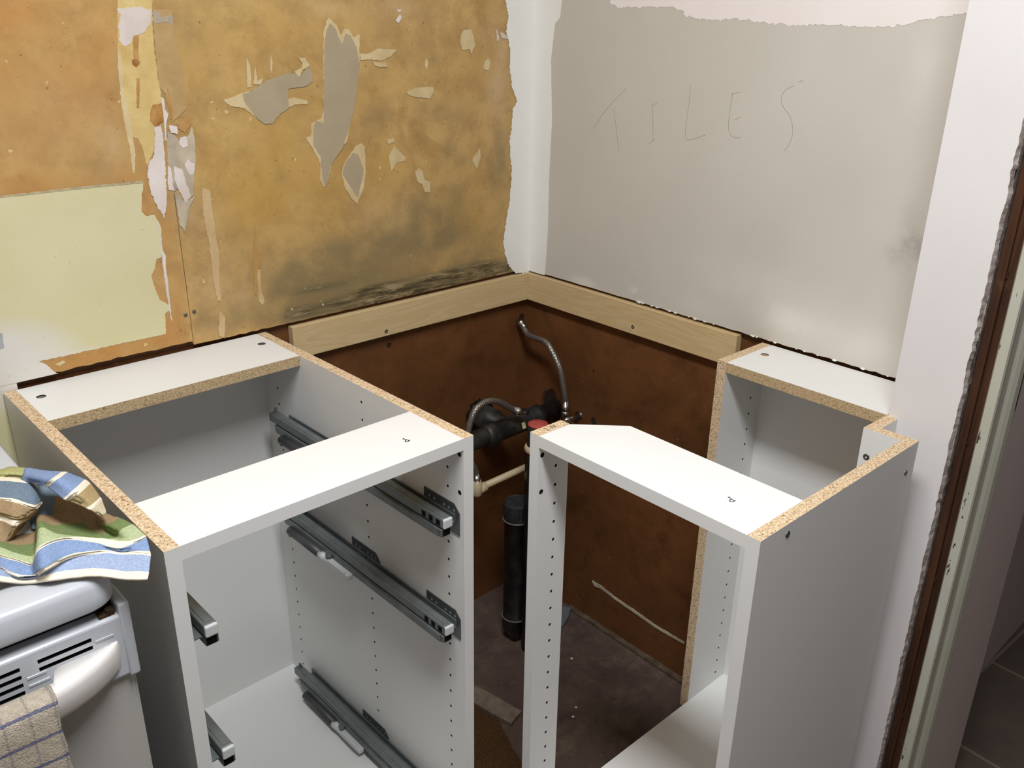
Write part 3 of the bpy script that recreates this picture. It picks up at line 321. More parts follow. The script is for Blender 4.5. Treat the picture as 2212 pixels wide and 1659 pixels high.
def tube(bm,pts,r,n=14,per=10,mi=0,smooth_path=True):
    P=catmull(pts,per) if smooth_path else [Vector(p) for p in pts]
    uvl=bm.loops.layers.uv.verify(); rings=[]; L=0; Ls=[]
    u=None
    for i,p in enumerate(P):
        d=(P[min(i+1,len(P)-1)]-P[max(i-1,0)]).normalized()
        if u is None: u,_=ring_frame(Vector((0,0,0)),d)
        u=(u-d*u.dot(d)).normalized(); w_=d.cross(u)
        rings.append([bm.verts.new(p+(u*math.cos(2*math.pi*k/n)+w_*math.sin(2*math.pi*k/n))*r) for k in range(n)])
        if i: L+=(P[i]-P[i-1]).length
        Ls.append(L)
    for i in range(len(rings)-1):
        for k in range(n):
            f=bm.faces.new((rings[i][k],rings[i][(k+1)%n],rings[i+1][(k+1)%n],rings[i+1][k])); f.smooth=True; f.material_index=mi
            for lp,uv in zip(f.loops,((k/n,Ls[i]),((k+1)/n,Ls[i]),((k+1)/n,Ls[i+1]),(k/n,Ls[i+1]))): lp[uvl].uv=uv
    bm.faces.new(rings[0][::-1]); bm.faces.new(rings[-1])
def prism(bm,pts,z0,z1,mi=0,side=None,top=None):
    a=[bm.verts.new((x,y,z0)) for x,y in pts]; b=[bm.verts.new((x,y,z1)) for x,y in pts]; n=len(pts)
    bm.faces.new(a[::-1]).material_index=mi; bm.faces.new(b).material_index=mi if top is None else top
    for i in range(n):
        f=bm.faces.new((a[i],a[(i+1)%n],b[(i+1)%n],b[i])); f.material_index=(side[i] if side else mi)
def obj(name,bm,mats,parent=None,root=None,normals=True):
    """bm is in unrotated world coordinates; it is moved into the frame of its thing"""
    if normals: bmesh.ops.recalc_face_normals(bm,faces=bm.faces)
    if root is not None: bmesh.ops.translate(bm,verts=bm.verts,vec=-Vector(root.location))
    me=bpy.data.meshes.new(name); bm.to_mesh(me); bm.free()
    for x in (mats if isinstance(mats,(list,tuple)) else [mats]): me.materials.append(MAT[x] if isinstance(x,str) else x)
    o=bpy.data.objects.new(name,me); COL.objects.link(o)
    if parent is not None: o.parent=parent
    return o
def thing(name,label,cat,loc,rz=0,group=None):
    o=bpy.data.objects.new(name,None); COL.objects.link(o); o.location=loc; o.rotation_euler=(0,0,rz); o.empty_display_size=.05
    o['label']=label; o['category']=cat
    if group: o['group']=group
    return o
def struct(name,bm,mats,normals=True):
    o=obj(name,bm,mats,normals=normals); o['kind']='structure'; return o
def tagm(o,label,cat,group=None):
    o['label']=label; o['category']=cat
    if group: o['group']=group
    return o
def cut(o,bm,mat='hole'):
    """real drilled holes: subtract bm (same frame as o) and keep the dark hole lining"""
    me=bpy.data.meshes.new('t'); bm.to_mesh(me); bm.free(); me.materials.append(MAT[mat])
    t=bpy.data.objects.new('t',me); COL.objects.link(t); t.parent=o.parent; 
    md=o.modifiers.new('b','BOOLEAN'); md.operation='DIFFERENCE'; md.object=t; md.solver='EXACT'; md.material_mode='TRANSFER'
    bpy.context.view_layer.update(); dg=bpy.context.evaluated_depsgraph_get()
    n=bpy.data.meshes.new_from_object(o.evaluated_get(dg)); o.modifiers.clear(); o.data=n
    bpy.data.objects.remove(t); bpy.data.meshes.remove(me)
def jagged(poly,amp,step=.0022):
    out=[]
    n=len(poly)
    for i in range(n):
        a=Vector(poly[i]); b=Vector(poly[(i+1)%n]); L=(b-a).length; k=max(1,int(L/step)); d=(b-a)/max(L,1e-9); nn=Vector((-d.y,d.x))
        for j in range(k):
            p=a+(b-a)*(j/k); q=noise.noise(Vector((p.x*150,p.y*150,amp*999)))*1.0+noise.noise(Vector((p.x*520,p.y*520,3)))*.7
            e=min(1,min(j,k-j)/2) if False else 1
            out.append(p+nn*q*amp*e)
    return out
def patch(bm,poly,amp,to3,off,mi,th=.0004,clipz=None):
    """thin layer of paper or filler stuck on a wall: to3(a,z,offset) gives world position"""
    pts=jagged(poly,amp)
    if clipz is not None: pts=[Vector((p.x,max(p.y,clipz))) for p in pts]
    from mathutils.geometry import delaunay_2d_cdt
    n=len(pts); co,ed,fc,_,_,_=delaunay_2d_cdt([Vector((p.x,p.y)) for p in pts],[(i,(i+1)%n) for i in range(n)],[],1,1e-5)
    up=(to3(0.1,1,1)-to3(0.1,1,0)); T_=[bm.verts.new(to3(c.x,c.y,off)) for c in co]; B_=[bm.verts.new(to3(c.x,c.y,off-th-.0003)) for c in co]
    cnt={}
    for f in fc:
        q=[T_[i] for i in f]
        if (q[1].co-q[0].co).cross(q[2].co-q[0].co).dot(up)<0: q=q[::-1]; f=list(f)[::-1]
        bm.faces.new(q).material_index=mi
        for i in range(len(f)): cnt[(f[i],f[(i+1)%len(f)])]=1
    for (i,j) in cnt:
        if (j,i) not in cnt: bm.faces.new((T_[j],T_[i],B_[i],B_[j])).material_index=mi
def blob(L,a,z):
    s=0
    for ca,cz,ra,rz,k in L:
        d=((a-ca)/max(ra,.004))**2+((z-cz)/max(rz,.004))**2
        if d<6: s+=k*math.exp(-d*1.1)
    return s
TH=-.015116
def RW(s,z,off=.012): # point of the right-hand wall: s metres from the corner, off in front of its back plane
    return Vector((math.sin(TH)*s-math.cos(TH)*off,-math.cos(TH)*s-math.sin(TH)*off,z))
# ================================================================ ROOM SHELL
ZT=2.40
def grid_wall(name,a0,a1,z0,z1,to3,mi_mats,stain_and_bounce,step=.011,zfine=1.55,jagb=0,extra=None,thick=.012):
    bm=new_bm(); na=max(2,int((a1-a0)/step)); zs=[]; z=z0
    while z<min(zfine,z1)-1e-6: zs.append(z); z+=step
    zs+=[min(zfine,z1)]+([z1] if z1>zfine else [])
    lay=bm.verts.layers.float_color.new('stain_and_bounce')
    V=[]
    for j,z in enumerate(zs):
        row=[]
        for i in range(na+1):
            a=a0+(a1-a0)*i/na; zz=z
            if j==0 and jagb: zz=z+jagb*(noise.noise(Vector((a*90,3,0)))+.6*noise.noise(Vector((a*300,7,0))))
            v=bm.verts.new(to3(a,zz,thick)); v[lay]=stain_and_bounce(a,zz); row.append(v)
        V.append(row)
    for j in range(len(zs)-1):
        for i in range(na):
            q=[V[j][i],V[j][i+1],V[j+1][i+1],V[j+1][i]]
            if (q[1].co-q[0].co).cross(q[2].co-q[0].co).dot(to3(a0,1,1)-to3(a0,1,0))<0: q=q[::-1]
            bm.faces.new(q)
    # underside and back
    bot=[bm.verts.new(to3(a0+(a1-a0)*i/na,z0+.001,.0005)) for i in range(na+1)]
    for v in bot: v[lay]=(0,0,1,0)
    for i in range(na): bm.faces.new((V[0][i],bot[i],bot[i+1],V[0][i+1])).material_index=1
    tb=[bm.verts.new(to3(a,z,.0005)) for a,z in ((a0,z1),(a1,z1))]
    bm.faces.new((bot[0],bot[-1],tb[1],tb[0])).material_index=1
    bm.faces.new([V[j][0] for j in range(len(zs))]+[tb[0],bot[0]]).material_index=1
    bm.faces.new([V[j][-1] for j in range(len(zs)-1,-1,-1)]+[bot[-1],tb[1]]).material_index=1
    return bm
def LW(a,z,off=.012): return Vector((a,-off,z))
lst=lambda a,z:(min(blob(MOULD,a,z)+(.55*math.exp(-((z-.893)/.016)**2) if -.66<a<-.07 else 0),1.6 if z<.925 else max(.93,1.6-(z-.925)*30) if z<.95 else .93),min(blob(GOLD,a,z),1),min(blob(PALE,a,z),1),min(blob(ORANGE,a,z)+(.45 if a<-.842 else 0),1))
pm=['tape','palepaper','tapegrey','greysmear','filler','rust','stainbrown','cream','greyedge','blotch','palestreak','stainbrown2','board','skim','skim2']
bm=grid_wall('w',-.8402,.0,.8795,ZT,LW,None,lst,jagb=.0018)
bm2=grid_wall('w',-2.6,-.8418,.8865,ZT,lambda a,z,o=.012:LW(a,z,o+.0006),None,lst,jagb=.0035)
tm=bpy.data.meshes.new('t'); bm2.to_mesh(tm); bm2.free(); bm.from_mesh(tm); bpy.data.meshes.remove(tm)
box(bm,(-2.6,-.0125,0),(-1.131,0,.89),1+pm.index('cream'))
box(bm,(-.8405,-.0115,1.151),(-.841,-.001,ZT),1+pm.index('tape'))
for k,(mn,j,l,poly) in enumerate(LEFT_PATCHES):
    if mn=='greyedge': l=3
    cz=None if mn!='skim' else .8705
    if mn=='cream': cz=.884
    if mn=='skim': poly=[(poly[0][0],2.39)]+[(-.0030 if x>-.03 else x,z) for x,z in poly[1:-1]]+[(-.0030,2.39)]
    patch(bm,poly,j,LW,.0126+l*.00035+.00004*(k%7),1+pm.index(mn),clipz=cz)
wall_left=struct('wall_left',bm,['lwall']+pm,normals=False)
# raised dimples, screw heads in the sheet
bm=new_bm()
for x,z in ((-.849,.937),(-.833,.940)):
    lathe(bm,(x,-.0124,z),[(.0034,0),(.0034,.0012),(.0022,.0016),(.0008,.0008)],(0,-1,0),14)
obj('screw_head',bm,'screw',wall_left)
# right wall
bm=grid_wall('w',.012,.96,.8775,ZT,RW,None,lambda s,z:(min(blob(RSTAIN,s,z),1),min(blob(RPALE_BOUNCE,s,z),1),0,1),jagb=.0016)
mats_r=['rwall','skim','skim2','pencil']
patch(bm,[(.0050 if s_<.03 else s_,2.39 if z>1.47 else z) for s_,z in RIGHT_PATCHES[0][3]],.0008,RW,.0125,1,clipz=.8745)
patch(bm,[(s_,2.2 if z>1.47 and (s_<.3 or s_>.8) else z) for s_,z in RIGHT_PATCHES[1][3]],.0035,RW,.0125,2)
for st in PENCIL: # handwriting on the board
    P=catmull([Vector((s,z,0)) for s,z in st],6) if len(st)>2 else [Vector((s,z,0)) for s,z in st]
    for a,b in zip(P,P[1:]):
        d=(b-a).normalized(); n_=Vector((-d.y,d.x,0))*.0004
        q=[a-n_,b-n_,b+n_,a+n_]; t=[bm.verts.new(RW(p.x,p.y,.01215)) for p in q]; u=[bm.verts.new(RW(p.x,p.y,.012)) for p in q]
        bm.faces.new(t).material_index=3
        for i in range(4): bm.faces.new((t[i],u[i],u[(i+1)%4],t[(i+1)%4])).material_index=3
for k in range(26): # torn paper crumbs along the cut bottom edge
    s=.33+.6*random.random(); z=.8775; r=.001+.0022*random.random()
    P=[RW(s+r*math.cos(t)*1.6,z+r*math.sin(t)*.8,.0118+.001*random.random()) for t in (0,1.3,2.4,3.6,5)]
    v=[bm.verts.new(p) for p in P]; v2=[bm.verts.new(p+Vector((-.0012,0,0))) for p in P]
    bm.faces.new(v2).material_index=1; bm.faces.new(v[::-1]).material_index=1
    for i in range(5): bm.faces.new((v[i],v[(i+1)%5],v2[(i+1)%5],v2[i])).material_index=1
wall_right=struct('wall_right',bm,mats_r,normals=False)
# brown boards low on both walls
def board_x(name,parent,fn,a0,a1,marks):
    bm=new_bm(); P=[(a0,.001),(a1,.001),(a1,.95),(a0,.95)]
    f=[bm.verts.new(fn(a,z,0.0)) for a,z in P]; b=[bm.verts.new(fn(a,z,-.012)) for a,z in P]
    bm.faces.new(f); bm.faces.new(b[::-1])
    for i in range(4): bm.faces.new((f[i],b[i],b[(i+1)%4],f[(i+1)%4]))
    return obj(name,bm,['hard'],parent)
lp=board_x('lower_board',wall_left,LW,-2.6,.012,None); rp=board_x('lower_board',wall_right,RW,.0,.99,None)
def hole_in(parent,c,ax,r,jag=.2,name='pipe_hole',mats=('hole','stud')):
    bm=new_bm(); c=Vector(c); ax=Vector(ax).normalized(); u,w_=ring_frame(Vector((0,0,0)),ax); n=22; A=[];B=[];D=[]
    for i in range(n):
        t=2*math.pi*i/n; rr=r*(1+jag*noise.noise(Vector((math.cos(t)*2+c.x*50,math.sin(t)*2,c.z*30)))); o=u*math.cos(t)+w_*math.sin(t)
        A.append(bm.verts.new(c+o*rr*1.12+ax*.0006)); B.append(bm.verts.new(c+o*rr+ax*.0014)); D.append(bm.verts.new(c+o*rr*.93+ax*.0002))
    for X,Y in ((A,B),(B,D)):
        for i in range(n): bm.faces.new((X[i],X[(i+1)%n],Y[(i+1)%n],Y[i])).material_index=1
    bm.faces.new(D).material_index=0
    return obj(name,bm,list(mats),parent)
hole_in(lp,(-.021,0,.756),(0,-1,0),.009); hole_in(lp,(-.413,0,.776),(0,-1,0),.005,name='screw_hole')
hole_in(rp,RW(.095,.548,0),(-1,0,0),.034,.3); hole_in(rp,RW(.237,.553,0),(-1,0,0),.0085,.4)
hole_in(rp,RW(.228,.68,0),(-1,0,0),.003,name='screw_hole')
# streak of old filler on the right hand board
bm=new_bm(); pts=[(.262,.119,.004),(.272,.114,.011),(.290,.117,.008),(.335,.110,.007),(.411,.105,.007),(.468,.100,.007),(.560,.103,.006)]
up=[];dn=[]
for (s0,z0,h0),(s1,z1,h1) in zip(pts,pts[1:]):
    for k in range(14):
        t=k/14; s=s0+(s1-s0)*t; z=z0+(z1-z0)*t; h=(h0+(h1-h0)*t)*.5; up.append((s,z+h*(1+.5*noise.noise(Vector((s*300,0,0)))))); dn.append((s,z-h*(1+.5*noise.noise(Vector((s*300,9,0))))))
patch(bm,[Vector(p) for p in up+dn[::-1]],.0006,RW,.0022,0,.002); obj('filler_streak',bm,'greysmear',rp)
# nib of wall by the door with its broken edge
NX=-.1732; ny0=-.977; ny1=-1.072
bm=new_bm(); n=150; A=[];B=[];C_=[]
for i in range(n+1):
    z=ZT*i/n; A.append(bm.verts.new((NX,ny0,z)))
fr=[]
zz=[ZT*i/600 for i in range(601)]
bm.free(); bm=new_bm()
a0=bm.verts.new((NX,ny0,0)); a1=bm.verts.new((NX,ny0,ZT)); near=[]; edge=[];edg2=[]
for z in zz:
    j=.0022*noise.noise(Vector((z*25,0,0)))+.0018*noise.noise(Vector((z*110,4,0)))
    near.append(bm.verts.new((NX,ny0,z))); edge.append(bm.verts.new((NX,ny1+j,z))); k2=.0015*noise.noise(Vector((z*60,8,0)))
    edg2.append(bm.verts.new((NX+.006,ny1-.0035+j+k2,z)))
for i in range(600):
    bm.faces.new((near[i],edge[i],edge[i+1],near[i+1]))
for i in range(600): bm.faces.new((edge[i],edg2[i],edg2[i+1],edge[i+1])).material_index=1
b0=bm.verts.new((.02,ny0,0)); b1=bm.verts.new((.02,ny0,ZT)); bm.faces.new((a0,a1,b1,b0)).material_index=0
c0=bm.verts.new((.02,ny1-.006,0)); c1=bm.verts.new((.02,ny1-.006,ZT)); bm.faces.new((b0,b1,c1,c0)).material_index=1
for i in range(0,600,20):
    q0=bm.verts.new((.02,ny1-.006,zz[i])); q1=bm.verts.new((.02,ny1-.006,zz[i+20])); bm.faces.new([edg2[k] for k in range(i,i+21)]+[q1,q0]).material_index=1
bmesh.ops.triangulate(bm,faces=[f for f in bm.faces if len(f.verts)>4],ngon_method='EAR_CLIP')
struct('wall_doorway',bm,['white','plas'])
# exposed stud strip, door frame, jamb
bm=new_bm(); box(bm,(-.158,-1.1030,0),(-.02,-1.079,ZT),0); box(bm,(-.1645,-1.0905,0),(-.158,-1.0795,ZT),0)
for z in (.62,.86,1.11,.35): box(bm,(-.1605,-1.0925,z),(-.1575,-1.0875,z+.012),0,bev=.001)
struct('trim_1',bm,['stud'])
bm=new_bm(); prof=[(-.164,-1.1037),(-.164,-1.1165),(-.160,-1.1180),(-.150,-1.1150),(-.140,-1.1140),(-.126,-1.1150),(-.122,-1.1195),(-.115,-1.1235),(-.106,-1.1245),(-.099,-1.1225),(-.096,-1.1175),(-.083,-1.1165),(-.080,-1.1185),(-.076,-1.1180),(-.076,-1.1000),(-.150,-1.0965)]
prism(bm,prof,0,2.05,0)
for f in bm.faces: f.smooth=False
dframe=struct('door_1',bm,['frame'])
bm=new_bm(); box(bm,(-.0765,-1.1180,0),(.125,-1.1000,2.05),0); obj('jamb_lining',bm,'jamb',dframe)
bm=new_bm(); box(bm,(-.076,-1.1183,.90),(-.072,-1.1140,1.0),0); obj('hinge_leaf',bm,'screw',dframe)
# floor, hall floor, ceiling and the walls behind the camera
bm=new_bm(); box(bm,(-4.0,-3.6,-.02),(.0,.0,0)); struct('floor',bm,'floor')
bm=new_bm(); box(bm,(.0,-3.6,-.02),(3.0,.3,-.001)); struct('floor_hall',bm,'tile')
bm=new_bm(); box(bm,(-4.0,-3.6,ZT),(3.0,.3,ZT+.02)); struct('ceiling',bm,'white')
bm=new_bm(); box(bm,(-4.0,-3.62,0),(3.0,-3.6,ZT)); struct('wall_back',bm,'white')
bm=new_bm(); box(bm,(-2.62,-3.6,0),(-2.6,.0,ZT)); struct('wall_far_left',bm,'white')
bm=new_bm(); box(bm,(-.17,-3.6,0),(-.02,-2.02,ZT)); box(bm,(-.17,-2.02,2.05),(-.02,-1.12,ZT)); struct('wall_beside_door',bm,'white')
bm=new_bm(); box(bm,(.02,-1.02,0),(3.0,-.98,ZT)); box(bm,(2.98,-3.6,0),(3.0,-1.0,ZT)); struct('wall_hall',bm,'jamb')
# floor debris
bm=new_bm(); pl=[(-.404,-.196),(-.395,-.250),(-.383,-.292),(-.368,-.389),(-.392,-.394),(-.410,-.401),(-.422,-.345),(-.429,-.295),(-.428,-.226)]
prism(bm,pl,.0005,.011,0); strip=obj('board_strip',bm,[speckle('grey_board',(128,116,102),(108,96,84),60,.9,.4)])
tagm(strip,'grey strip of board offcut lying on the dirty brown floor behind the cabinets','offcut')
bm=new_bm(); prism(bm,[(-.034,-.166),(-.014,-.202),(-.044,-.222),(-.085,-.241),(-.089,-.210)],.0005,.009,0)
tagm(obj('slate_scrap',bm,[plain('bluish_slate',(98,104,108),.5)]),'small bluish grey flat scrap on the floor beside the drain trap','scrap')
bm=new_bm(); 
pg=[(-.425,-.291),(-.416,-.335),(-.419,-.373),(-.432,-.400),(-.439,-.426),(-.452,-.448),(-.458,-.478),(-.472,-.505),(-.500,-.560),(-.69,-.66),(-.69,-.25)]
prism(bm,pg,.0003,.004,0); 
tagm(obj('underlay_patch',bm,['underlay']),'worn brown fibrous underlay patch on the floor behind the cabinets','underlay')
# quadrant strip along the foot of the right hand board
bm=new_bm(); q=[RW(.19,0,.0),RW(.62,0,.0),RW(.62,0,.016),RW(.19,0,.013)]
prism(bm,[(p.x,p.y) for p in q],.0,.007,0); bs=struct('baseboard_right',bm,[speckle('dusty_trim',(104,90,74),(74,60,50),50,.9,.4)])
def crumbs():
    L=[(-.150,-.335),(-.262,-.455),(-.288,-.470)]
    src=None
    for k,(x,y) in enumerate(L):
        if src is None:
            bm=new_bm(); lathe(bm,(0,0,0),[(.0022,0),(.0034,.0012),(.003,.0026),(.0012,.0034)],n=8); 
            for v in bm.verts: v.co*=1+.3*noise.noise(v.co*900)
            src=o=obj('plaster_crumb',bm,'filler')
        else: o=src.copy(); COL.objects.link(o)
        o.location=(x,y,0); o.rotation_euler=(0,0,k); o['label']='small white plaster crumb lying on the dirty brown floor'; o['category']='crumb'; o['group']='plaster crumbs on the brown floor'
crumbs()
# ================================================================ BATTENS
HB_=.8708; BH=.0656
def batten(name,label,pts,mat):
    r=thing(name,label,'batten',(pts[0][0],pts[0][1],HB_-BH)); bm=new_bm(); prism(bm,pts,HB_-BH,HB_,0)
    es=[e for e in bm.edges]; bmesh.ops.bevel(bm,geom=es,offset=.0012,segments=2,profile=.5,affect='EDGES',clamp_overlap=True)
    obj('board',bm,mat,r,r); return r
def screw(root,parent,c,ax,rr=.0042,name='screw'):
    bm=new_bm(); lathe(bm,c,[(rr*.75,-.004),(rr,-.0004),(rr,.0006),(rr*.8,.0012),(rr*.35,.001),(rr*.3,-.0005)],ax,16); return obj(name,bm,'screw',parent,root)
b1=batten('timber_batten','pale pine batten with pinkish grain fixed along the brown board under the yellow wall',[(-.6478,-.0186),(-.0005,-.0186),(-.0005,-.0006),(-.6478,-.0006)],'pineX')
screw(b1,b1,(-.431,-.0186,.816),(0,-1,0))
q=[RW(.0190,0,.0008),RW(.0190,0,.0186),RW(.6078,0,.0186),RW(.6078,0,.0008)]
b2=batten('timber_batten','pale pine batten fixed along the brown board under the grey plasterboard',[(p.x,p.y) for p in q],'pineY')
p=RW(.350,.822,.0186); screw(b2,b2,tuple(p),(-math.cos(TH),-math.sin(TH),0))
# ================================================================ CABINETS
T=.0185; CH=.7780; ZTOP=.8733; ZB=ZTOP-CH
FM=['mel','chip','chipd','hole']
def panel(name,lo,hi,root,raw=(),rawd=(),parent=None,bev=.0006):
    bm=new_bm(); d={k:1 for k in raw}; d.update({k:2 for k in rawd}); box(bm,lo,hi,0,d,bev=0); return obj(name,bm,FM,parent or root,root)
def holes(o,root,L):
    """L: (point, axis, radius)"""
    bm=new_bm()
    for c,ax,r in L:
        c=Vector(c)-root.location; ax=Vector(ax); cyl(bm,c-ax*.009,c+ax*.002,r,n=12,smooth=False)
    bmesh.ops.recalc_face_normals(bm,faces=bm.faces); cut(o,bm)
def glyph(name,root,parent,strokes,org,ux,uy,s,wd,nz=(0,0,1)):
    bm=new_bm(); ux,uy,nz,org=map(Vector,(ux,uy,nz,org))
    for st in strokes:
        for (ax,ay),(bx,by) in zip(st,st[1:]):
            a=org+ux*ax*s+uy*ay*s; b=org+ux*bx*s+uy*by*s; d=(b-a).normalized(); n_=nz.cross(d)*wd/2; d=d*wd*.3
            q=[a-n_-d,b-n_+d,b+n_+d,a+n_-d]; t=[bm.verts.new(p+nz*.00025) for p in q]; u=[bm.verts.new(p+nz*.00002) for p in q]
            bm.faces.new(t)
            for i in range(4): bm.faces.new((t[i],u[i],u[(i+1)%4],t[(i+1)%4]))
    return obj(name,bm,'ink',parent,root,normals=False)
Pst=[[(0,0),(0,1)],[(0,1),(.35,1),(.55,.86),(.55,.68),(.35,.52),(0,.52)],[(-.15,0),(.15,0)],[(-.15,1),(0,1)]]
def leg(root,x,y):
    bm=new_bm(); lathe(bm,(x,y,0),[(.024,0),(.026,.004),(.024,.008),(.012,.012),(.012,.07),(.02,.075),(.022,ZB)],n=16); obj('leg',bm,'dplast',root,root)
def runner(root,xp,sgn,zc,yb,yf,group=False):
    """drawer runner: xp inner face of the side panel, sgn=-1 when it sticks out towards -x"""
    X=lambda d:xp+sgn*d
    def bx(bm,d0,d1,y0,y1,z0,z1,mi=0,bev=0): box(bm,(min(X(d0),X(d1)),y0,z0),(max(X(d0),X(d1)),y1,z1),mi,bev=bev)
    bm=new_bm()
    bx(bm,.0165,.0335,yf+.004,yb,zc-.0085,zc+.0075,bev=.002)               # inner sliding rail
    bx(bm,.021,.029,yf+.01,yb-.002,zc+.0070,zc+.0086,bev=.0006)            # rib on its top
    bx(bm,.002,.0350,yf+.012,yb-.02,zc-.0125,zc-.0108)                      # carrier web
    bx(bm,.0350,.0362,yf+.012,yb-.03,zc-.0230,zc-.0115)          # outer lip
    bx(bm,.002,.0040,yf+.012,yb-.02,zc-.0125,zc+.001)
    bx(bm,.0175,.0345,yf+.006,yf+.49,zc-.0235,zc-.0105,bev=.001)
    bx(bm,.0205,.0255,yb-.012,yb-.006,zc+.006,zc+.017,bev=.001)            # rear hook
    ro=obj('drawer_runner',bm,'zinc',root,root)
    bm=new_bm(); bx(bm,.0165,.0335,yf,yf+.005,zc-.0085,zc+.0080,bev=.0035); obj('end_cap',bm,'wplast',ro,root)
    bm=new_bm(); 
    for k in (0,1,2): bx(bm,.0333,.0340,yf+.010+.017*k,yf+.019+.017*k,zc-.0055,zc+.0035)
    bx(bm,.0185,.0315,yf+.0050,yf+.0062,zc-.0225,zc-.0125); obj('slot',bm,'void',ro,root)
    for y0,y1 in ((-.388,-.303),(-.604,-.519)):
        bm=new_bm(); z0,z1=zc-.034,zc+.014
        z1+=.003; P=[(y0,z0),(y1,z0),(y1,z1),(y0+.012,z1),(y0,z1-.012)]
        a=[bm.verts.new((X(.0001),y,z)) for y,z in P]; b=[bm.verts.new((X(.0014),y,z)) for y,z in P]; bm.faces.new(a[::-1]); bm.faces.new(b)
        for i in range(5): bm.faces.new((a[i],a[(i+1)%5],b[(i+1)%5],b[i]))
        pl=obj('mounting_plate',bm,['plate','mel'],ro,root)
        bmh=new_bm()
        for j in range(2):
            for i in range(6):
                if i!=3: cyl(bmh,Vector((X(-.001),y0+.013+.0118*i,zc+.006-.013*j))-root.location,Vector((X(.004),y0+.013+.0118*i,zc+.006-.013*j))-root.location,.0029,n=12,smooth=False)
        bmesh.ops.recalc_face_normals(bmh,faces=bmh.faces); cut(pl,bmh); pl.data.materials.clear(); pl.data.materials.append(MAT['plate']); 
    bm=new_bm(); cyl(bm,(X(.040),-.150,zc-.026),(X(.040),-.262,zc-.026),.0085,n=16); bx(bm,.034,.046,-.158,-.150,zc-.036,zc-.018,bev=.002); obj('damper',bm,'dplast',ro,root)
    bm=new_bm(); cyl(bm,(X(.041),-.258,zc-.026),(X(.041),-.276,zc-.026),.0082,.0070,n=16); bx(bm,.035,.047,-.355,-.268,zc-.032,zc-.0205,bev=.003); bx(bm,.0435,.0480,-.345,-.290,zc-.029,zc-.0185,bev=.001); obj('catch',bm,'wplast',ro,root)
    bm=new_bm(); cyl(bm,(X(.040),-.285,zc-.020),(X(.040),-.285,zc-.012),.006,n=14); obj('pivot',bm,'zinc',ro,root)
    return ro
# --- left (drawer) cabinet
xa,xb_=-.7011,-.7011-.4521; ya,yf=-.0131,-.6131
cl=thing('base_cabinet','white base cabinet carcass without worktop, with drawer runners on its inner sides','cabinet',(xa,ya,0),.00604)
rp_=panel('side_panel',(xa-T,yf,ZB),(xa,ya,ZTOP),cl,raw=('+z','+y'))
L=[((xa-T,-.576,.814-.032*k),(1,0,0),.0024) for k in range(22)]+[((xa-T,-.356,.846-.032*k),(1,0,0),.0024) for k in range(23)]+[((xa-T,-.075,.814-.032*k),(1,0,0),.0024) for k in range(1,22)]
L+=[((xa-T,-.6035,.845),(1,0,0),.0040),((xa-T,-.6035,.782),(1,0,0),.0040)]
L=[l for l in L if not any(abs(l[0][2]-z)<.022 and -.40<l[0][1]<-.1 or abs(l[0][2]-z)<.03 and l[0][1]<-.5 and abs(l[0][2]-.782)>.001 and abs(l[0][2]-.845)>.001 for z in (.740,.550,.158))]
holes(rp_,cl,[(c,(1,0,0),r) for c,_,r in L])
lp_=panel('side_panel',(xb_,yf,ZB),(xb_+T,ya,ZTOP),cl,raw=('+z','+y'))
def drilled_rail(name,lo,hi,root,H,**k):
    o=panel(name,lo,hi,root,**k); holes(o,root,[(c,(0,0,-1),r) for c,r in H]) if H else None; return o
rr=panel('rear_rail',(xb_+T,-.1680,ZTOP-T),(xa-T,ya,ZTOP),cl,rawd=('-y',),raw=('+y',))
bmh=new_bm()
for x,y in ((-1.1135,-.066),(-.7395,-.069)): cyl(bmh,Vector((x,y,ZTOP-.011))-cl.location,Vector((x,y,ZTOP+.003))-cl.location,.0072,n=24,smooth=False)
bmesh.ops.recalc_face_normals(bmh,faces=bmh.faces); cut(rr,bmh)
for x,y in ((-1.1135,-.066),(-.7395,-.069)):
    bm=new_bm(); lathe(bm,(x,y,ZTOP-.0105),[(.0068,0),(.0068,.0088),(.0052,.0095),(.0030,.0075),(.0008,.0075)],n=20); obj('cam_lock',bm,'zinc',cl,cl)
fr_=panel('front_rail',(xb_+T,yf,ZTOP-T),(xa-T,yf+.1261,ZTOP),cl)
glyph('letter_mark',cl,fr_,Pst,(-.7835,-.5570,ZTOP),(-.9,-.44,0),(.25,-.97,0),.0105,.0014)
panel('bottom_panel',(xb_+T,yf+.001,ZB),(xa-T,ya-.004,ZB+T),cl)
panel('back_panel',(xb_+T-.004,ya-.0165,ZB+T),(xa-T+.004,ya-.0135,ZTOP-T),cl)
for x in (xb_+.05,xa-.05):
    for y in (ya-.06,yf+.06): leg(cl,x,y)
r1=runner(cl,xa-T,-1,.742,-.096,-.608); r2=runner(cl,xa-T,-1,.551,-.096,-.608); r3=runner(cl,xa-T,-1,.157,-.096,-.608)
for z in (.742,.551,.157): runner(cl,xb_+T,1,z,-.096,-.608)
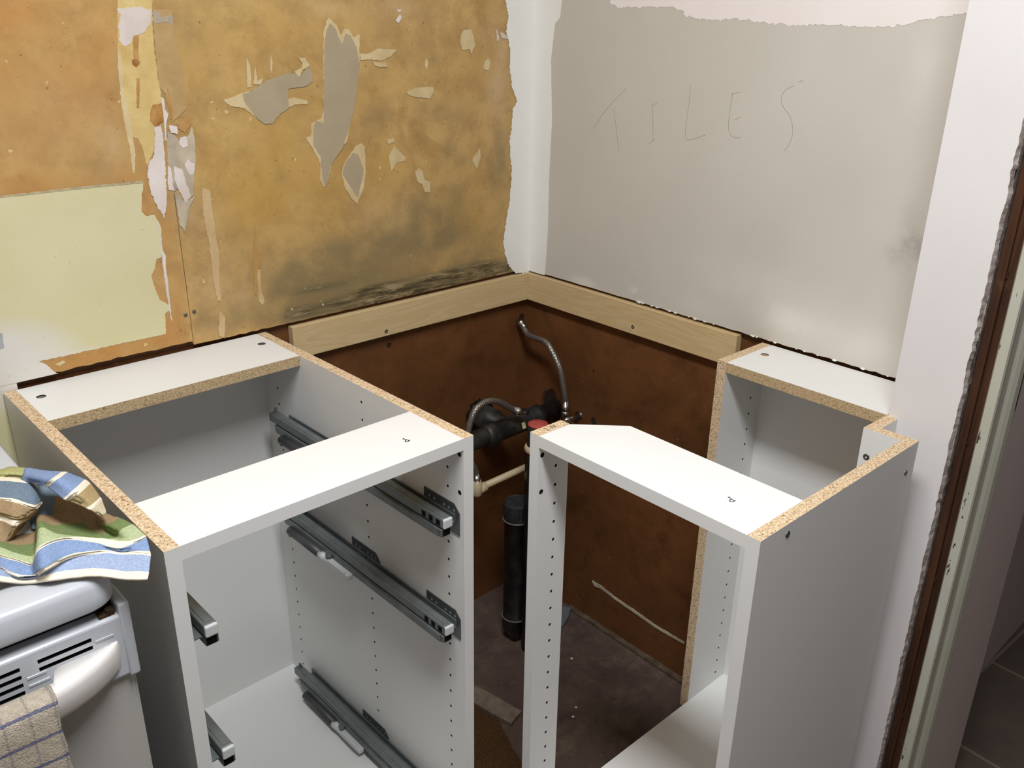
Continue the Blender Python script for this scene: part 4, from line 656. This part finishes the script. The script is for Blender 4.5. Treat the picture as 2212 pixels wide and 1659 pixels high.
# --- right (cut-down corner) cabinet
px,py=-.0261,-.6627; XF=px-.6005; YR=py-.3863
cr=thing('base_cabinet','white base cabinet carcass cut open along its side and notched round the white wall end','cabinet',(px,py,0),-.00939)
ZTOP2=.8720; 
po=panel('side_post',(XF,py-T,ZB),(XF+.0633,py,ZTOP2),cr,raw=('+z','+x'))
L=[((-.590,py-T,.812-.032*k),.0026) for k in range(23)]+[((-.619,py-T,.839),.0042),((-.619,py-T,.778),.0042)]
holes(po,cr,[(c,(0,1,0),r) for c,r in L])
glyph('pencil_figure',cr,po,[[(0,.8),(.2,1),(.45,.9),(.4,.6),(0,0),(.55,.05)],[(.8,.1),(.95,.1)],[(1.2,.95),(1.25,.35)],[(1.75,1),(1.25,0)],[(1.75,.5),(2.0,.6),(2.0,.35),(1.7,0),(2.15,.0)]],(XF+.022,py-.0140,ZTOP2),(.97,.1,0),(-.1,.97,0),.0095,.0008)
rl_=panel('rear_side_panel',(px-.142,py-T,ZB),(px,py,ZTOP2),cr,raw=('+z','-x','+x'))
holes(rl_,cr,[((-.0745,py-T,.778-.032*k),(0,1,0),.0024) for k in range(21)])
yj=-.9740
rr2=panel('rear_rail',(px-.142,yj,ZTOP2-T),(px,py-T,ZTOP2),cr,rawd=('-x',),raw=('+x',))
bmh=new_bm(); cyl(bmh,Vector((-.081,-.703,ZTOP2-.011))-cr.location,Vector((-.081,-.703,ZTOP2+.003))-cr.location,.0075,n=24,smooth=False); bmesh.ops.recalc_face_normals(bmh,faces=bmh.faces); cut(rr2,bmh)
bm=new_bm(); lathe(bm,(-.081,-.703,ZTOP2-.0105),[(.0071,0),(.0071,.0095),(.005,.0098),(.001,.0098)],n=20); obj('cam_lock',bm,[plain('brown_cam',(170,140,112),.6)],cr,cr)
# notched far side: rear panel, filler facing forward, front side panel
rsp=panel('rear_side_panel',(-.2395+T,yj-.0005-T,ZB),(px,yj-.0005,ZTOP2),cr,raw=('+z','+x'))
fl=panel('notch_filler',(-.2395,YR+T,ZB),(-.2395+T,yj,ZTOP2),cr,raw=('+z',),rawd=())
sp_=panel('side_panel',(XF,YR,ZB),(-.2395+T,YR+T,ZTOP2),cr,raw=('+z','+x'))
screw(cr,fl,(-.2395,-.986,.828),(-1,0,0),.0050,'screw')
screw(cr,sp_,(-.566,YR,.857),(0,-1,0),.0046,'screw'); screw(cr,sp_,(-.246,YR,.829),(0,-1,0),.0040,'screw')
bm=new_bm(); prism(bm,[(XF,py-T),(XF,YR+T),(XF+.1230,YR+T),(XF+.1262,-.7440),(XF+.0633,py-T-.001)],ZTOP2-T,ZTOP2,0,side=[0,0,0,1,1]); f2=obj('front_rail',bm,FM,cr,cr)
glyph('letter_mark',cr,f2,Pst,(-.5680,-.9645,ZTOP2),(-.95,.1,0),(-.25,-.97,0),.0105,.0012)
panel('bottom_panel',(XF+.001,YR+T,ZB),(px-.004,py-T,ZB+T),cr,raw=('+y',))
panel('back_panel',(px-.014,yj-.001,ZB+T),(px-.011,py-T+.001,ZTOP2-T),cr)
for x,y in ((XF+.05,YR+.05),(XF+.05,py-.03),(px-.06,py-.03),(-.27,YR+.05)): leg(cr,x,y)
# ================================================================ PIPEWORK
dp=thing('waste_pipe','dusty black waste pipe with socket and tee running along the brown board','pipe',(-.2,-.12,.5))
bm=new_bm(); A=Vector(RW(.100,.546,-.011)); B=Vector((-.660,-.130,.548)); A=Vector((-.001,-.112,.546)); cyl(bm,A,B,.0213,n=28); obj('straight_pipe',bm,'pipe',dp,dp)
d=(B-A).normalized(); P=lambda t:A+d*t
bm=new_bm()
for t0,prof in ((.060,[(.0215,0),(.0265,.002),(.0265,.020),(.0240,.024),(.0240,.145),(.0272,.150),(.0290,.156),(.0290,.176),(.0265,.182),(.0215,.184)]),): lathe(bm,P(t0),prof,d,28)
br=P(.165)+Vector((0,0,-.003)); lathe(bm,br,[(.024,0),(.0245,.04),(.030,.045),(.031,.082),(.027,.092)],(-.12,1,.05),24)
lathe(bm,P(.115)+Vector((0,0,.018)),[(.012,0),(.012,.008),(.008,.012),(.003,.013)],(0,-.2,1),16)
obj('tee_socket',bm,'pipe',dp,dp)
bm=new_bm(); c=P(.160); box(bm,(-.0055,-.002,-.0075),(.0055,0,.0075),bev=.0004)
bmesh.ops.transform(bm,matrix=Matrix.Translation(c+Vector((.018,-.0262,.006)))@Matrix.Rotation(R(8),4,'Z')@Matrix.Rotation(R(-20),4,'X'),verts=bm.verts); obj('sticker',bm,'tag',dp,dp)
bm=new_bm(); # crumbling black sealant round the branch
lathe(bm,br+Vector((-.010,.086,.006)),[(.038,.0),(.036,.010),(.030,.016)],(0,1,0),26)
for v in bm.verts: v.co+=Vector((noise.noise(v.co*90),noise.noise(v.co*90+Vector((5,0,0))),noise.noise(v.co*90+Vector((0,9,0)))))*.008
obj('sealant',bm,'trap',dp,dp)
sp2=thing('standpipe','black upright standpipe topped by a round red cap','pipe',(-.2,-.247,.35))
cx_,cy_=-.2,-.247
bm=new_bm(); lathe(bm,(cx_,cy_,.030),[(.0235,0),(.0235,.5785),(.0215,.5785)],n=28); obj('upright_pipe',bm,'trap',sp2,sp2)
bm=new_bm(); lathe(bm,(cx_,cy_,.020),[(.0262,.00),(.0268,.522),(.0262,.524)],n=28); obj('lower_sleeve',bm,'trap',sp2,sp2)
bm=new_bm(); lathe(bm,(cx_,cy_,.545),[(.0265,0),(.0290,.002),(.0290,.010),(.0265,.014),(.0240,.015)],n=28); obj('collar',bm,'creampl',sp2,sp2)
bm=new_bm(); lathe(bm,(cx_,cy_,.6085),[(.0222,0),(.0228,.0015),(.0222,.0030),(.0080,.0036)],n=28); obj('red_cap',bm,'red',sp2,sp2)
tr=thing('bottle_trap','black cylindrical drain trap with ribbed screw lid standing on the floor','drain trap',(-.2,-.192,0))
tx,ty=-.2,-.1865
bm=new_bm(); lathe(bm,(tx,ty,0),[(.014,.001),(.016,.012),(.018,.016),(.0265,.034),(.0325,.044),(.0325,.068),(.0335,.070),(.0335,.073),(.0300,.076),(.0295,.340),(.0325,.343),(.0325,.347),(.0300,.349)],n=36); obj('body',bm,'trap',tr,tr)
bm=new_bm(); n=48; prof=[(.0300,.348),(.0318,.352),(.0318,.388),(.0290,.3925),(.0270,.3915),(.0255,.3905),(.0020,.3905)]; rings=[]
for r,h in prof: rings.append([bm.verts.new((tx+(r*(1+(.025 if i%2 else -.02)*(1 if r>.03 else 0)))*math.cos(2*math.pi*i/n),ty+(r*(1+(.025 if i%2 else -.02)*(1 if r>.03 else 0)))*math.sin(2*math.pi*i/n),h)) for i in range(n)])
for a,b in zip(rings,rings[1:]):
    for i in range(n): bm.faces.new((a[i],a[(i+1)%n],b[(i+1)%n],b[i]))
bm.faces.new(rings[-1]); bm.faces.new(rings[0][::-1]); obj('screw_lid',bm,[speckle('dusty_black_lid',(52,52,54),(38,38,40),60,.6)],tr,tr)
for z in (.072,.345):
    bm=new_bm(); lathe(bm,(tx,ty,z),[(.0330,0),(.0345,.0007),(.0345,.0024),(.0330,.003)],n=36); obj('seal_ring',bm,[plain('grey_seal',(96,94,90),.5)],tr,tr)
h1=thing('braided_hose','braided steel hose curving from the corner under the pine battens down to a small valve','hose',(-.045,-.032,.72))
bm=new_bm(); tube(bm,[(-.044,-.030,.746),(-.049,-.055,.732),(-.054,-.090,.733),(-.058,-.125,.733),(-.060,-.150,.714),(-.060,-.175,.680),(-.056,-.186,.630),(-.050,-.187,.598)],.0072,n=18); obj('hose',bm,'hose',h1,h1)
bm=new_bm(); lathe(bm,(-.038,-.0130,.752),[(.0110,0),(.0110,.013),(.0078,.014),(.0078,.030)],(-.25,-.9,-.28),6); obj('wall_fitting',bm,'chrome',h1,h1); bm=new_bm(); lathe(bm,(-.050,-.187,.604),[(.0085,0),(.0085,.012),(.0105,.013),(.0105,.024),(.0080,.026)],(0,0,-1),6); obj('fitting',bm,'chrome',h1,h1)
va=thing('isolating_valve','small dull metal valve with lever where the curved braided hose ends','valve',(-.05,-.187,.56))
bm=new_bm(); lathe(bm,(-.050,-.187,.578),[(.0085,0),(.0105,.004),(.0105,.012),(.0070,.016),(.0090,.026),(.0090,.036),(.0060,.040)],(0,0,-1),18); cyl(bm,(-.050,-.187,.552),(-.0035,-.187,.550),.0075); cyl(bm,(-.0035,-.187,.550),(-.001,-.187,.550),.012); obj('body',bm,'chrome',va,va)
bm=new_bm(); lathe(bm,(-.054,-.196,.556),[(.0055,0),(.0055,.010),(.0100,.0115),(.0100,.0135),(.004,.0145)],(-.5,-.8,.35),16); box(bm,(-.066,-.232,.561),(-.060,-.200,.5645),bev=.001); obj('lever',bm,'chrome',va,va)
h2=thing('braided_hose','braided steel hose arching over the black waste pipe to the cream elbow','hose',(-.2,-.1,.5))
bm=new_bm(); tube(bm,[(-.178,-.150,.603),(-.200,-.150,.619),(-.228,-.150,.639),(-.262,-.150,.650),(-.293,-.150,.642),(-.313,-.150,.612),(-.321,-.150,.572),(-.316,-.150,.530),(-.300,-.150,.498),(-.294,-.150,.478)],.0072,n=18); obj('hose',bm,'hose',h2,h2)
bm=new_bm(); lathe(bm,(-.180,-.150,.606),[(.0085,-.006),(.0085,.006),(.0115,.007),(.0115,.022),(.0095,.024)],(.82,0,-.57),6); obj('wall_fitting',bm,'chrome',h2,h2); bm=new_bm(); lathe(bm,(-.294,-.150,.484),[(.0085,0),(.0085,.010),(.0105,.011),(.0105,.024)],(.05,0,-1),6); obj('fitting',bm,'chrome',h2,h2)
h3=thing('water_pipe','cream plastic water pipe with elbow low along the brown board','pipe',(-.2,-.13,.4))
bm=new_bm(); e0=Vector((-.293,-.150,.442)); cyl(bm,e0,Vector((-.0015,-.145,.444)),.0080,n=20); obj('straight_pipe',bm,'creampl',h3,h3)
bm=new_bm(); lathe(bm,e0+Vector((0,0,-.016)),[(.009,0),(.0125,.004),(.0125,.030),(.0105,.033),(.0100,.040)],(0,0,1),20); lathe(bm,e0+Vector((.003,0,-.003)),[(.0115,0),(.0115,.022),(.009,.024)],(1,.02,.05),20); obj('elbow',bm,'creampl',h3,h3)
bm=new_bm(); cyl(bm,(-.0085,-.145,.444),(-.0022,-.145,.444),.014,n=20); obj('wall_flange',bm,'creampl',h3,h3)
# ================================================================ COOKER
ck=thing('cooker','white enamel freestanding cooker beside the drawer cabinet','cooker',(-1.5,-.35,0))
XR=-1.208; XL=-1.80
bm=new_bm(); box(bm,(XL+.01,-.60,.03),(XR-.006,-.03,.855),0); 
for x in (XL+.06,XR-.06):
    for y in (-.55,-.08): cyl(bm,(x,y,0),(x,y,.032),.018)
obj('body',bm,'enamel',ck,ck)
# hob pan with rounded rim and sunken top
def rrect(x0,x1,y0,y1,r,n=8):
    P=[]
    for cx,cy,a0 in ((x1-r,y1-r,0),(x0+r,y1-r,90),(x0+r,y0+r,180),(x1-r,y0+r,270)):
        for k in range(n+1): a=R(a0+90*k/n); P.append((cx+r*math.cos(a),cy+r*math.sin(a)))
    return P
bm=new_bm(); rings=[]
for inset,z in ((.004,.8500),(.0008,.8530),(0,.855),(.0004,.866),(.0016,.877),(.0030,.8820),(.0060,.8852),(.0100,.8865),(.014,.8868),(.030,.8866),(.046,.8855),(.053,.883),(.060,.877),(.070,.8745)):
    r=max(.030-inset*.3,.02); rings.append([bm.verts.new((x,y,z)) for x,y in rrect(XL+inset,XR-inset,-.643+inset,-.045-inset,r)])
for a,b in zip(rings,rings[1:]):
    for i in range(len(a)): f=bm.faces.new((a[i],a[(i+1)%len(a)],b[(i+1)%len(a)],b[i])); f.smooth=True
bm.faces.new(rings[-1]); bm.faces.new(rings[0][::-1]); hob=obj('hob',bm,'enamel',ck,ck)
# door top panel with louvres
PZ0,PZ1=.757,.8365; bm=new_bm(); box(bm,(XL+.004,-.642,PZ0),(XR+.0045,-.606,PZ1),0,bev=.004,seg=3)
dp2=obj('vent_panel',bm,['enamel','hole'],ck,ck)
bmh=new_bm()
def slot(x0,x1,z):
    box(bmh,Vector((x0,-.65,z-.0022))-ck.location,Vector((x1,-.622,z+.0022))-ck.location)
for z in (.8205,.8110): slot(-1.296,-1.244,z)
for z in (.8205,.8110,.8015,.7920): slot(-1.46,-1.3125,z)
bmesh.ops.recalc_face_normals(bmh,faces=bmh.faces); cut(dp2,bmh,'void')
bm=new_bm(); box(bm,(XR-.0055,-.6445,PZ0-.001),(XR+.0062,-.600,.8500),0,bev=.003,seg=3); obj('end_trim',bm,'enamel',dp2,ck)
bm=new_bm()
bm.free()
for z,x0_,x1 in ((.8157,-1.241,-1.222),(.8062,-1.3085,-1.290),(.7967,-1.3085,-1.288),(.7872,-1.3085,-1.286)):
    bm=new_bm(); box(bm,(x0_,-.6428,z-.0016),(x1,-.6415,z+.0016),0,bev=.0006); obj('pressed_rib',bm,'enamel',dp2,ck)
bm=new_bm(); box(bm,(XL+.006,-.622,.8365),(XR-.002,-.600,.8500),0); obj('shadow_gap',bm,'void',ck,ck)
bm=new_bm(); box(bm,(-1.232,-.6385,.8368),(-1.216,-.625,.8400),0,bev=.001); box(bm,(-1.224,-.6385,.8385),(-1.2150,-.630,.8440),0,bev=.001); obj('hinge',bm,'rustmetal',ck,ck)
bm=new_bm(); box(bm,(XL+.006,-.634,.16),(XR+.001,-.602,PZ0-.002),0,bev=.003); box(bm,(XR-.004,-.6315,.16),(XR+.0035,-.602,PZ0-.002),0,bev=.001); door=obj('oven_door',bm,'ovenpanel',ck,ck)
bm=new_bm(); box(bm,(XL+.006,-.630,.04),(XR-.002,-.602,.155),0,bev=.003); obj('lower_drawer',bm,'ovenpanel',ck,ck)
# handle: bar whose ends sweep back into the panel
bm=new_bm(); N=40; xh=XR-.010; secs=[]
def out_y(d): # distance from the end -> how far the front stands out
    return -.6425-.049*(1-math.exp(-d/.048))
for i in range(N+1):
    d=.292*i/N; x=xh-d; yo=out_y(d); yi=-.640 if d<.064 else min(-.640,yo+.017) if d>.072 else -.640+(min(-.640,yo+.017)+.640)*((d-.064)/.008)
    t=min(d/.10,1); zt=.8065-.001*t; zb=.7665
    mid=(yo+yi)/2
    secs.append([(x,yi,zt-.001),(x,min(yo+.006,-.6405),zt),(x,yo+.002,zt-.0025),(x,yo,zt-.008),(x,yo+.0025,zb+.008),(x,min(yo+.007,-.6405),zb+.001),(x,yi,zb)])
full=secs+[[(2*(xh-.292)-x,y,z) for x,y,z in s] for s in secs[-2::-1]]
rg=[[bm.verts.new(p) for p in s] for s in full]; n=7
for a,b in zip(rg,rg[1:]):
    for i in range(n): f=bm.faces.new((a[i],a[(i+1)%n],b[(i+1)%n],b[i])); f.smooth=True
bm.faces.new(rg[0][::-1]); bm.faces.new(rg[-1]); obj('handle',bm,'enamel2',ck,ck)
# ================================================================ CLOTHS
def spline_grid(G,ku,kv):
    rows=[catmull(r,kv) for r in G]; out=[]
    cols=[catmull([r[j] for r in rows],ku) for j in range(len(rows[0]))]
    return [[cols[j][i] for j in range(len(cols))] for i in range(len(cols[0]))]
CR=rgb(232,222,200); BL=rgb(126,147,182); LB=rgb(150,166,194); GR=rgb(112,128,82); LG=rgb(166,178,138); TN=rgb(168,148,108); SL=rgb(110,126,142); BR=rgb(150,128,98); LT=rgb(204,192,162); OL=rgb(170,170,118)
def cloth_piece(bm,G,stops,along,ku=8,kv=6,th=.0022):
    """stops: colour per control cell; along 'v' = stripes change over the column index"""
    uvl=bm.loops.layers.uv.verify(); cl_=bm.loops.layers.float_color.verify() if bm.loops.layers.float_color.keys() else bm.loops.layers.float_color.new('Col')
    S=spline_grid(G,ku,kv); nu,nv=len(S),len(S[0])
    nrm=[[None]*nv for _ in range(nu)]
    for i in range(nu):
        for j in range(nv):
            a=S[min(i+1,nu-1)][j]-S[max(i-1,0)][j]; b=S[i][min(j+1,nv-1)]-S[i][max(j-1,0)]; q=a.cross(b)
            q=q.normalized() if q.length>1e-9 else Vector((0,0,1)); nrm[i][j]=-q if q.z<0 else q
    rip=lambda i,j:.0006*noise.noise(S[i][j]*120)+.0009*noise.noise(S[i][j]*45)
    A=[[bm.verts.new(S[i][j]+nrm[i][j]*(rip(i,j)+th/2)) for j in range(nv)] for i in range(nu)]
    B=[[bm.verts.new(S[i][j]+nrm[i][j]*(rip(i,j)-th/2)) for j in range(nv)] for i in range(nu)]
    def face(vs,i,j):
        f=bm.faces.new(vs); f.smooth=True; c=stops[min((j//kv) if along=='v' else (i//ku),len(stops)-1)]
        for lp in f.loops: lp[cl_]=c; lp[uvl].uv=(i*.02,j*.02)
    for i in range(nu-1):
        for j in range(nv-1):
            face((A[i][j],A[i+1][j],A[i+1][j+1],A[i][j+1]),i,j); face((B[i][j+1],B[i+1][j+1],B[i+1][j],B[i][j]),i,j)
    for i in range(nu-1):
        for j in (0,nv-1): face((A[i][j],A[i+1][j],B[i+1][j],B[i][j]),i,min(j,nv-2))
    for j in range(nv-1):
        for i in (0,nu-1): face((A[i][j],A[i][j+1],B[i][j+1],B[i][j]),min(i,nu-2),j)
bm=new_bm()
cloth_piece(bm,TOWEL['inn'],[SL,SL,BR,BR,BR],'u',6,6)
cloth_piece(bm,TOWEL['low'],[CR,LB,CR,BL,CR,LG,GR,BR],'v',6,6)
cloth_piece(bm,TOWEL['back'],[OL,OL,OL,OL,CR,SL],'u',6,6)
cloth_piece(bm,TOWEL['mid'],[CR,SL,CR,BR,TN,CR,BR],'v',6,6)
cloth_piece(bm,TOWEL['lobe'],[BL,BL,CR,BL,CR,TN,CR,LT],'u',6,8)
tt=obj('tea_towel',bm,'cloth'); tagm(tt,'crumpled tea towel with blue, green, tan and cream stripes heaped on the cooker hob','towel')
# terry towel over the oven handle
bm=new_bm(); uvl=bm.loops.layers.uv.verify(); x1t=-1.2965; x0t=-1.560; yh=-.6985; prof=[]
prof+=[(-.6655,.58+.02*k) for k in range(11)]+[(-.6660,.795),(-.6675,.804),(-.6725,.8085),(-.680,.8098),(-.6885,.8085),(-.6935,.803),(-.6955,.794)]+[(-.6955-.002*math.sin(k*.3),.776-.02*k) for k in range(19)]
nx=40; V=[]; S=[0]
for a,b in zip(prof,prof[1:]): S.append(S[-1]+math.hypot(a[0]-b[0],a[1]-b[1]))
itop=min(range(len(prof)),key=lambda k:abs(prof[k][1]-.8098)+abs(prof[k][0]+.680))
def tw(i,j,off):
    x=x1t+(x0t-x1t)*i/nx; y,z=prof[j]; hang=max(0,.80-z); front=j>itop
    y2=y+(-1 if front else 1)*off+(.004*math.sin(x*60+z*9)*min(1,hang*6) if front else 0)
    edge=.004*noise.noise(Vector((z*30,i*.0,0)))+(-.012*hang if i==0 else 0)
    return (x+(edge if i in(0,) else 0),y2+.0012*noise.noise(Vector((x*90,z*90,0))),z+(off if abs(j-itop)<4 else 0))
A=[[bm.verts.new(tw(i,j,.0022)) for j in range(len(prof))] for i in range(nx+1)]; B=[[bm.verts.new(tw(i,j,-.0010)) for j in range(len(prof))] for i in range(nx+1)]
def tf(vs,i,j):
    f=bm.faces.new(vs); f.smooth=True
    for lp in f.loops:
        k=None
    return f
for i in range(nx):
    for j in range(len(prof)-1):
        for M4,ix in ((A,((i,j),(i+1,j),(i+1,j+1),(i,j+1))),(B,((i,j+1),(i+1,j+1),(i+1,j),(i,j)))):
            f=bm.faces.new([M4[p][q] for p,q in ix]); f.smooth=True
            for lp,(p,q) in zip(f.loops,ix): lp[uvl].uv=((x1t-x0t)*p/nx-.0245+.225,S[q]-S[18]+.295)
nj=len(prof)-1
for i in range(nx):
    for j in (0,nj): bm.faces.new((A[i][j],A[i+1][j],B[i+1][j],B[i][j]))
for j in range(nj):
    for i in (0,nx): bm.faces.new((A[i][j],A[i][j+1],B[i][j+1],B[i][j]))
tagm(obj('terry_towel',bm,'terry'),'cream terry towel with thin blue and grey check lines hanging over the oven handle','towel')
# ================================================================ CEILING LAMP (above and behind the camera)
lm=thing('ceiling_light','long white batten light fixed to the middle of the kitchen ceiling','ceiling light',(-1.15,-1.22,2.40))
bm=new_bm(); box(bm,(-1.21,-1.70,2.352),(-1.09,-.74,2.3995),0,bev=.006); obj('housing',bm,'white',lm,lm)
m=M_('lamp_diffuser',.5); m.b.inputs['Emission Color'].default_value=(.975,.985,1,1); m.b.inputs['Emission Strength'].default_value=3; MAT['lampd']=m.m
bm=new_bm(); box(bm,(-1.20,-1.69,2.330),(-1.10,-.75,2.353),0,bev=.008); obj('diffuser',bm,'lampd',lm,lm)
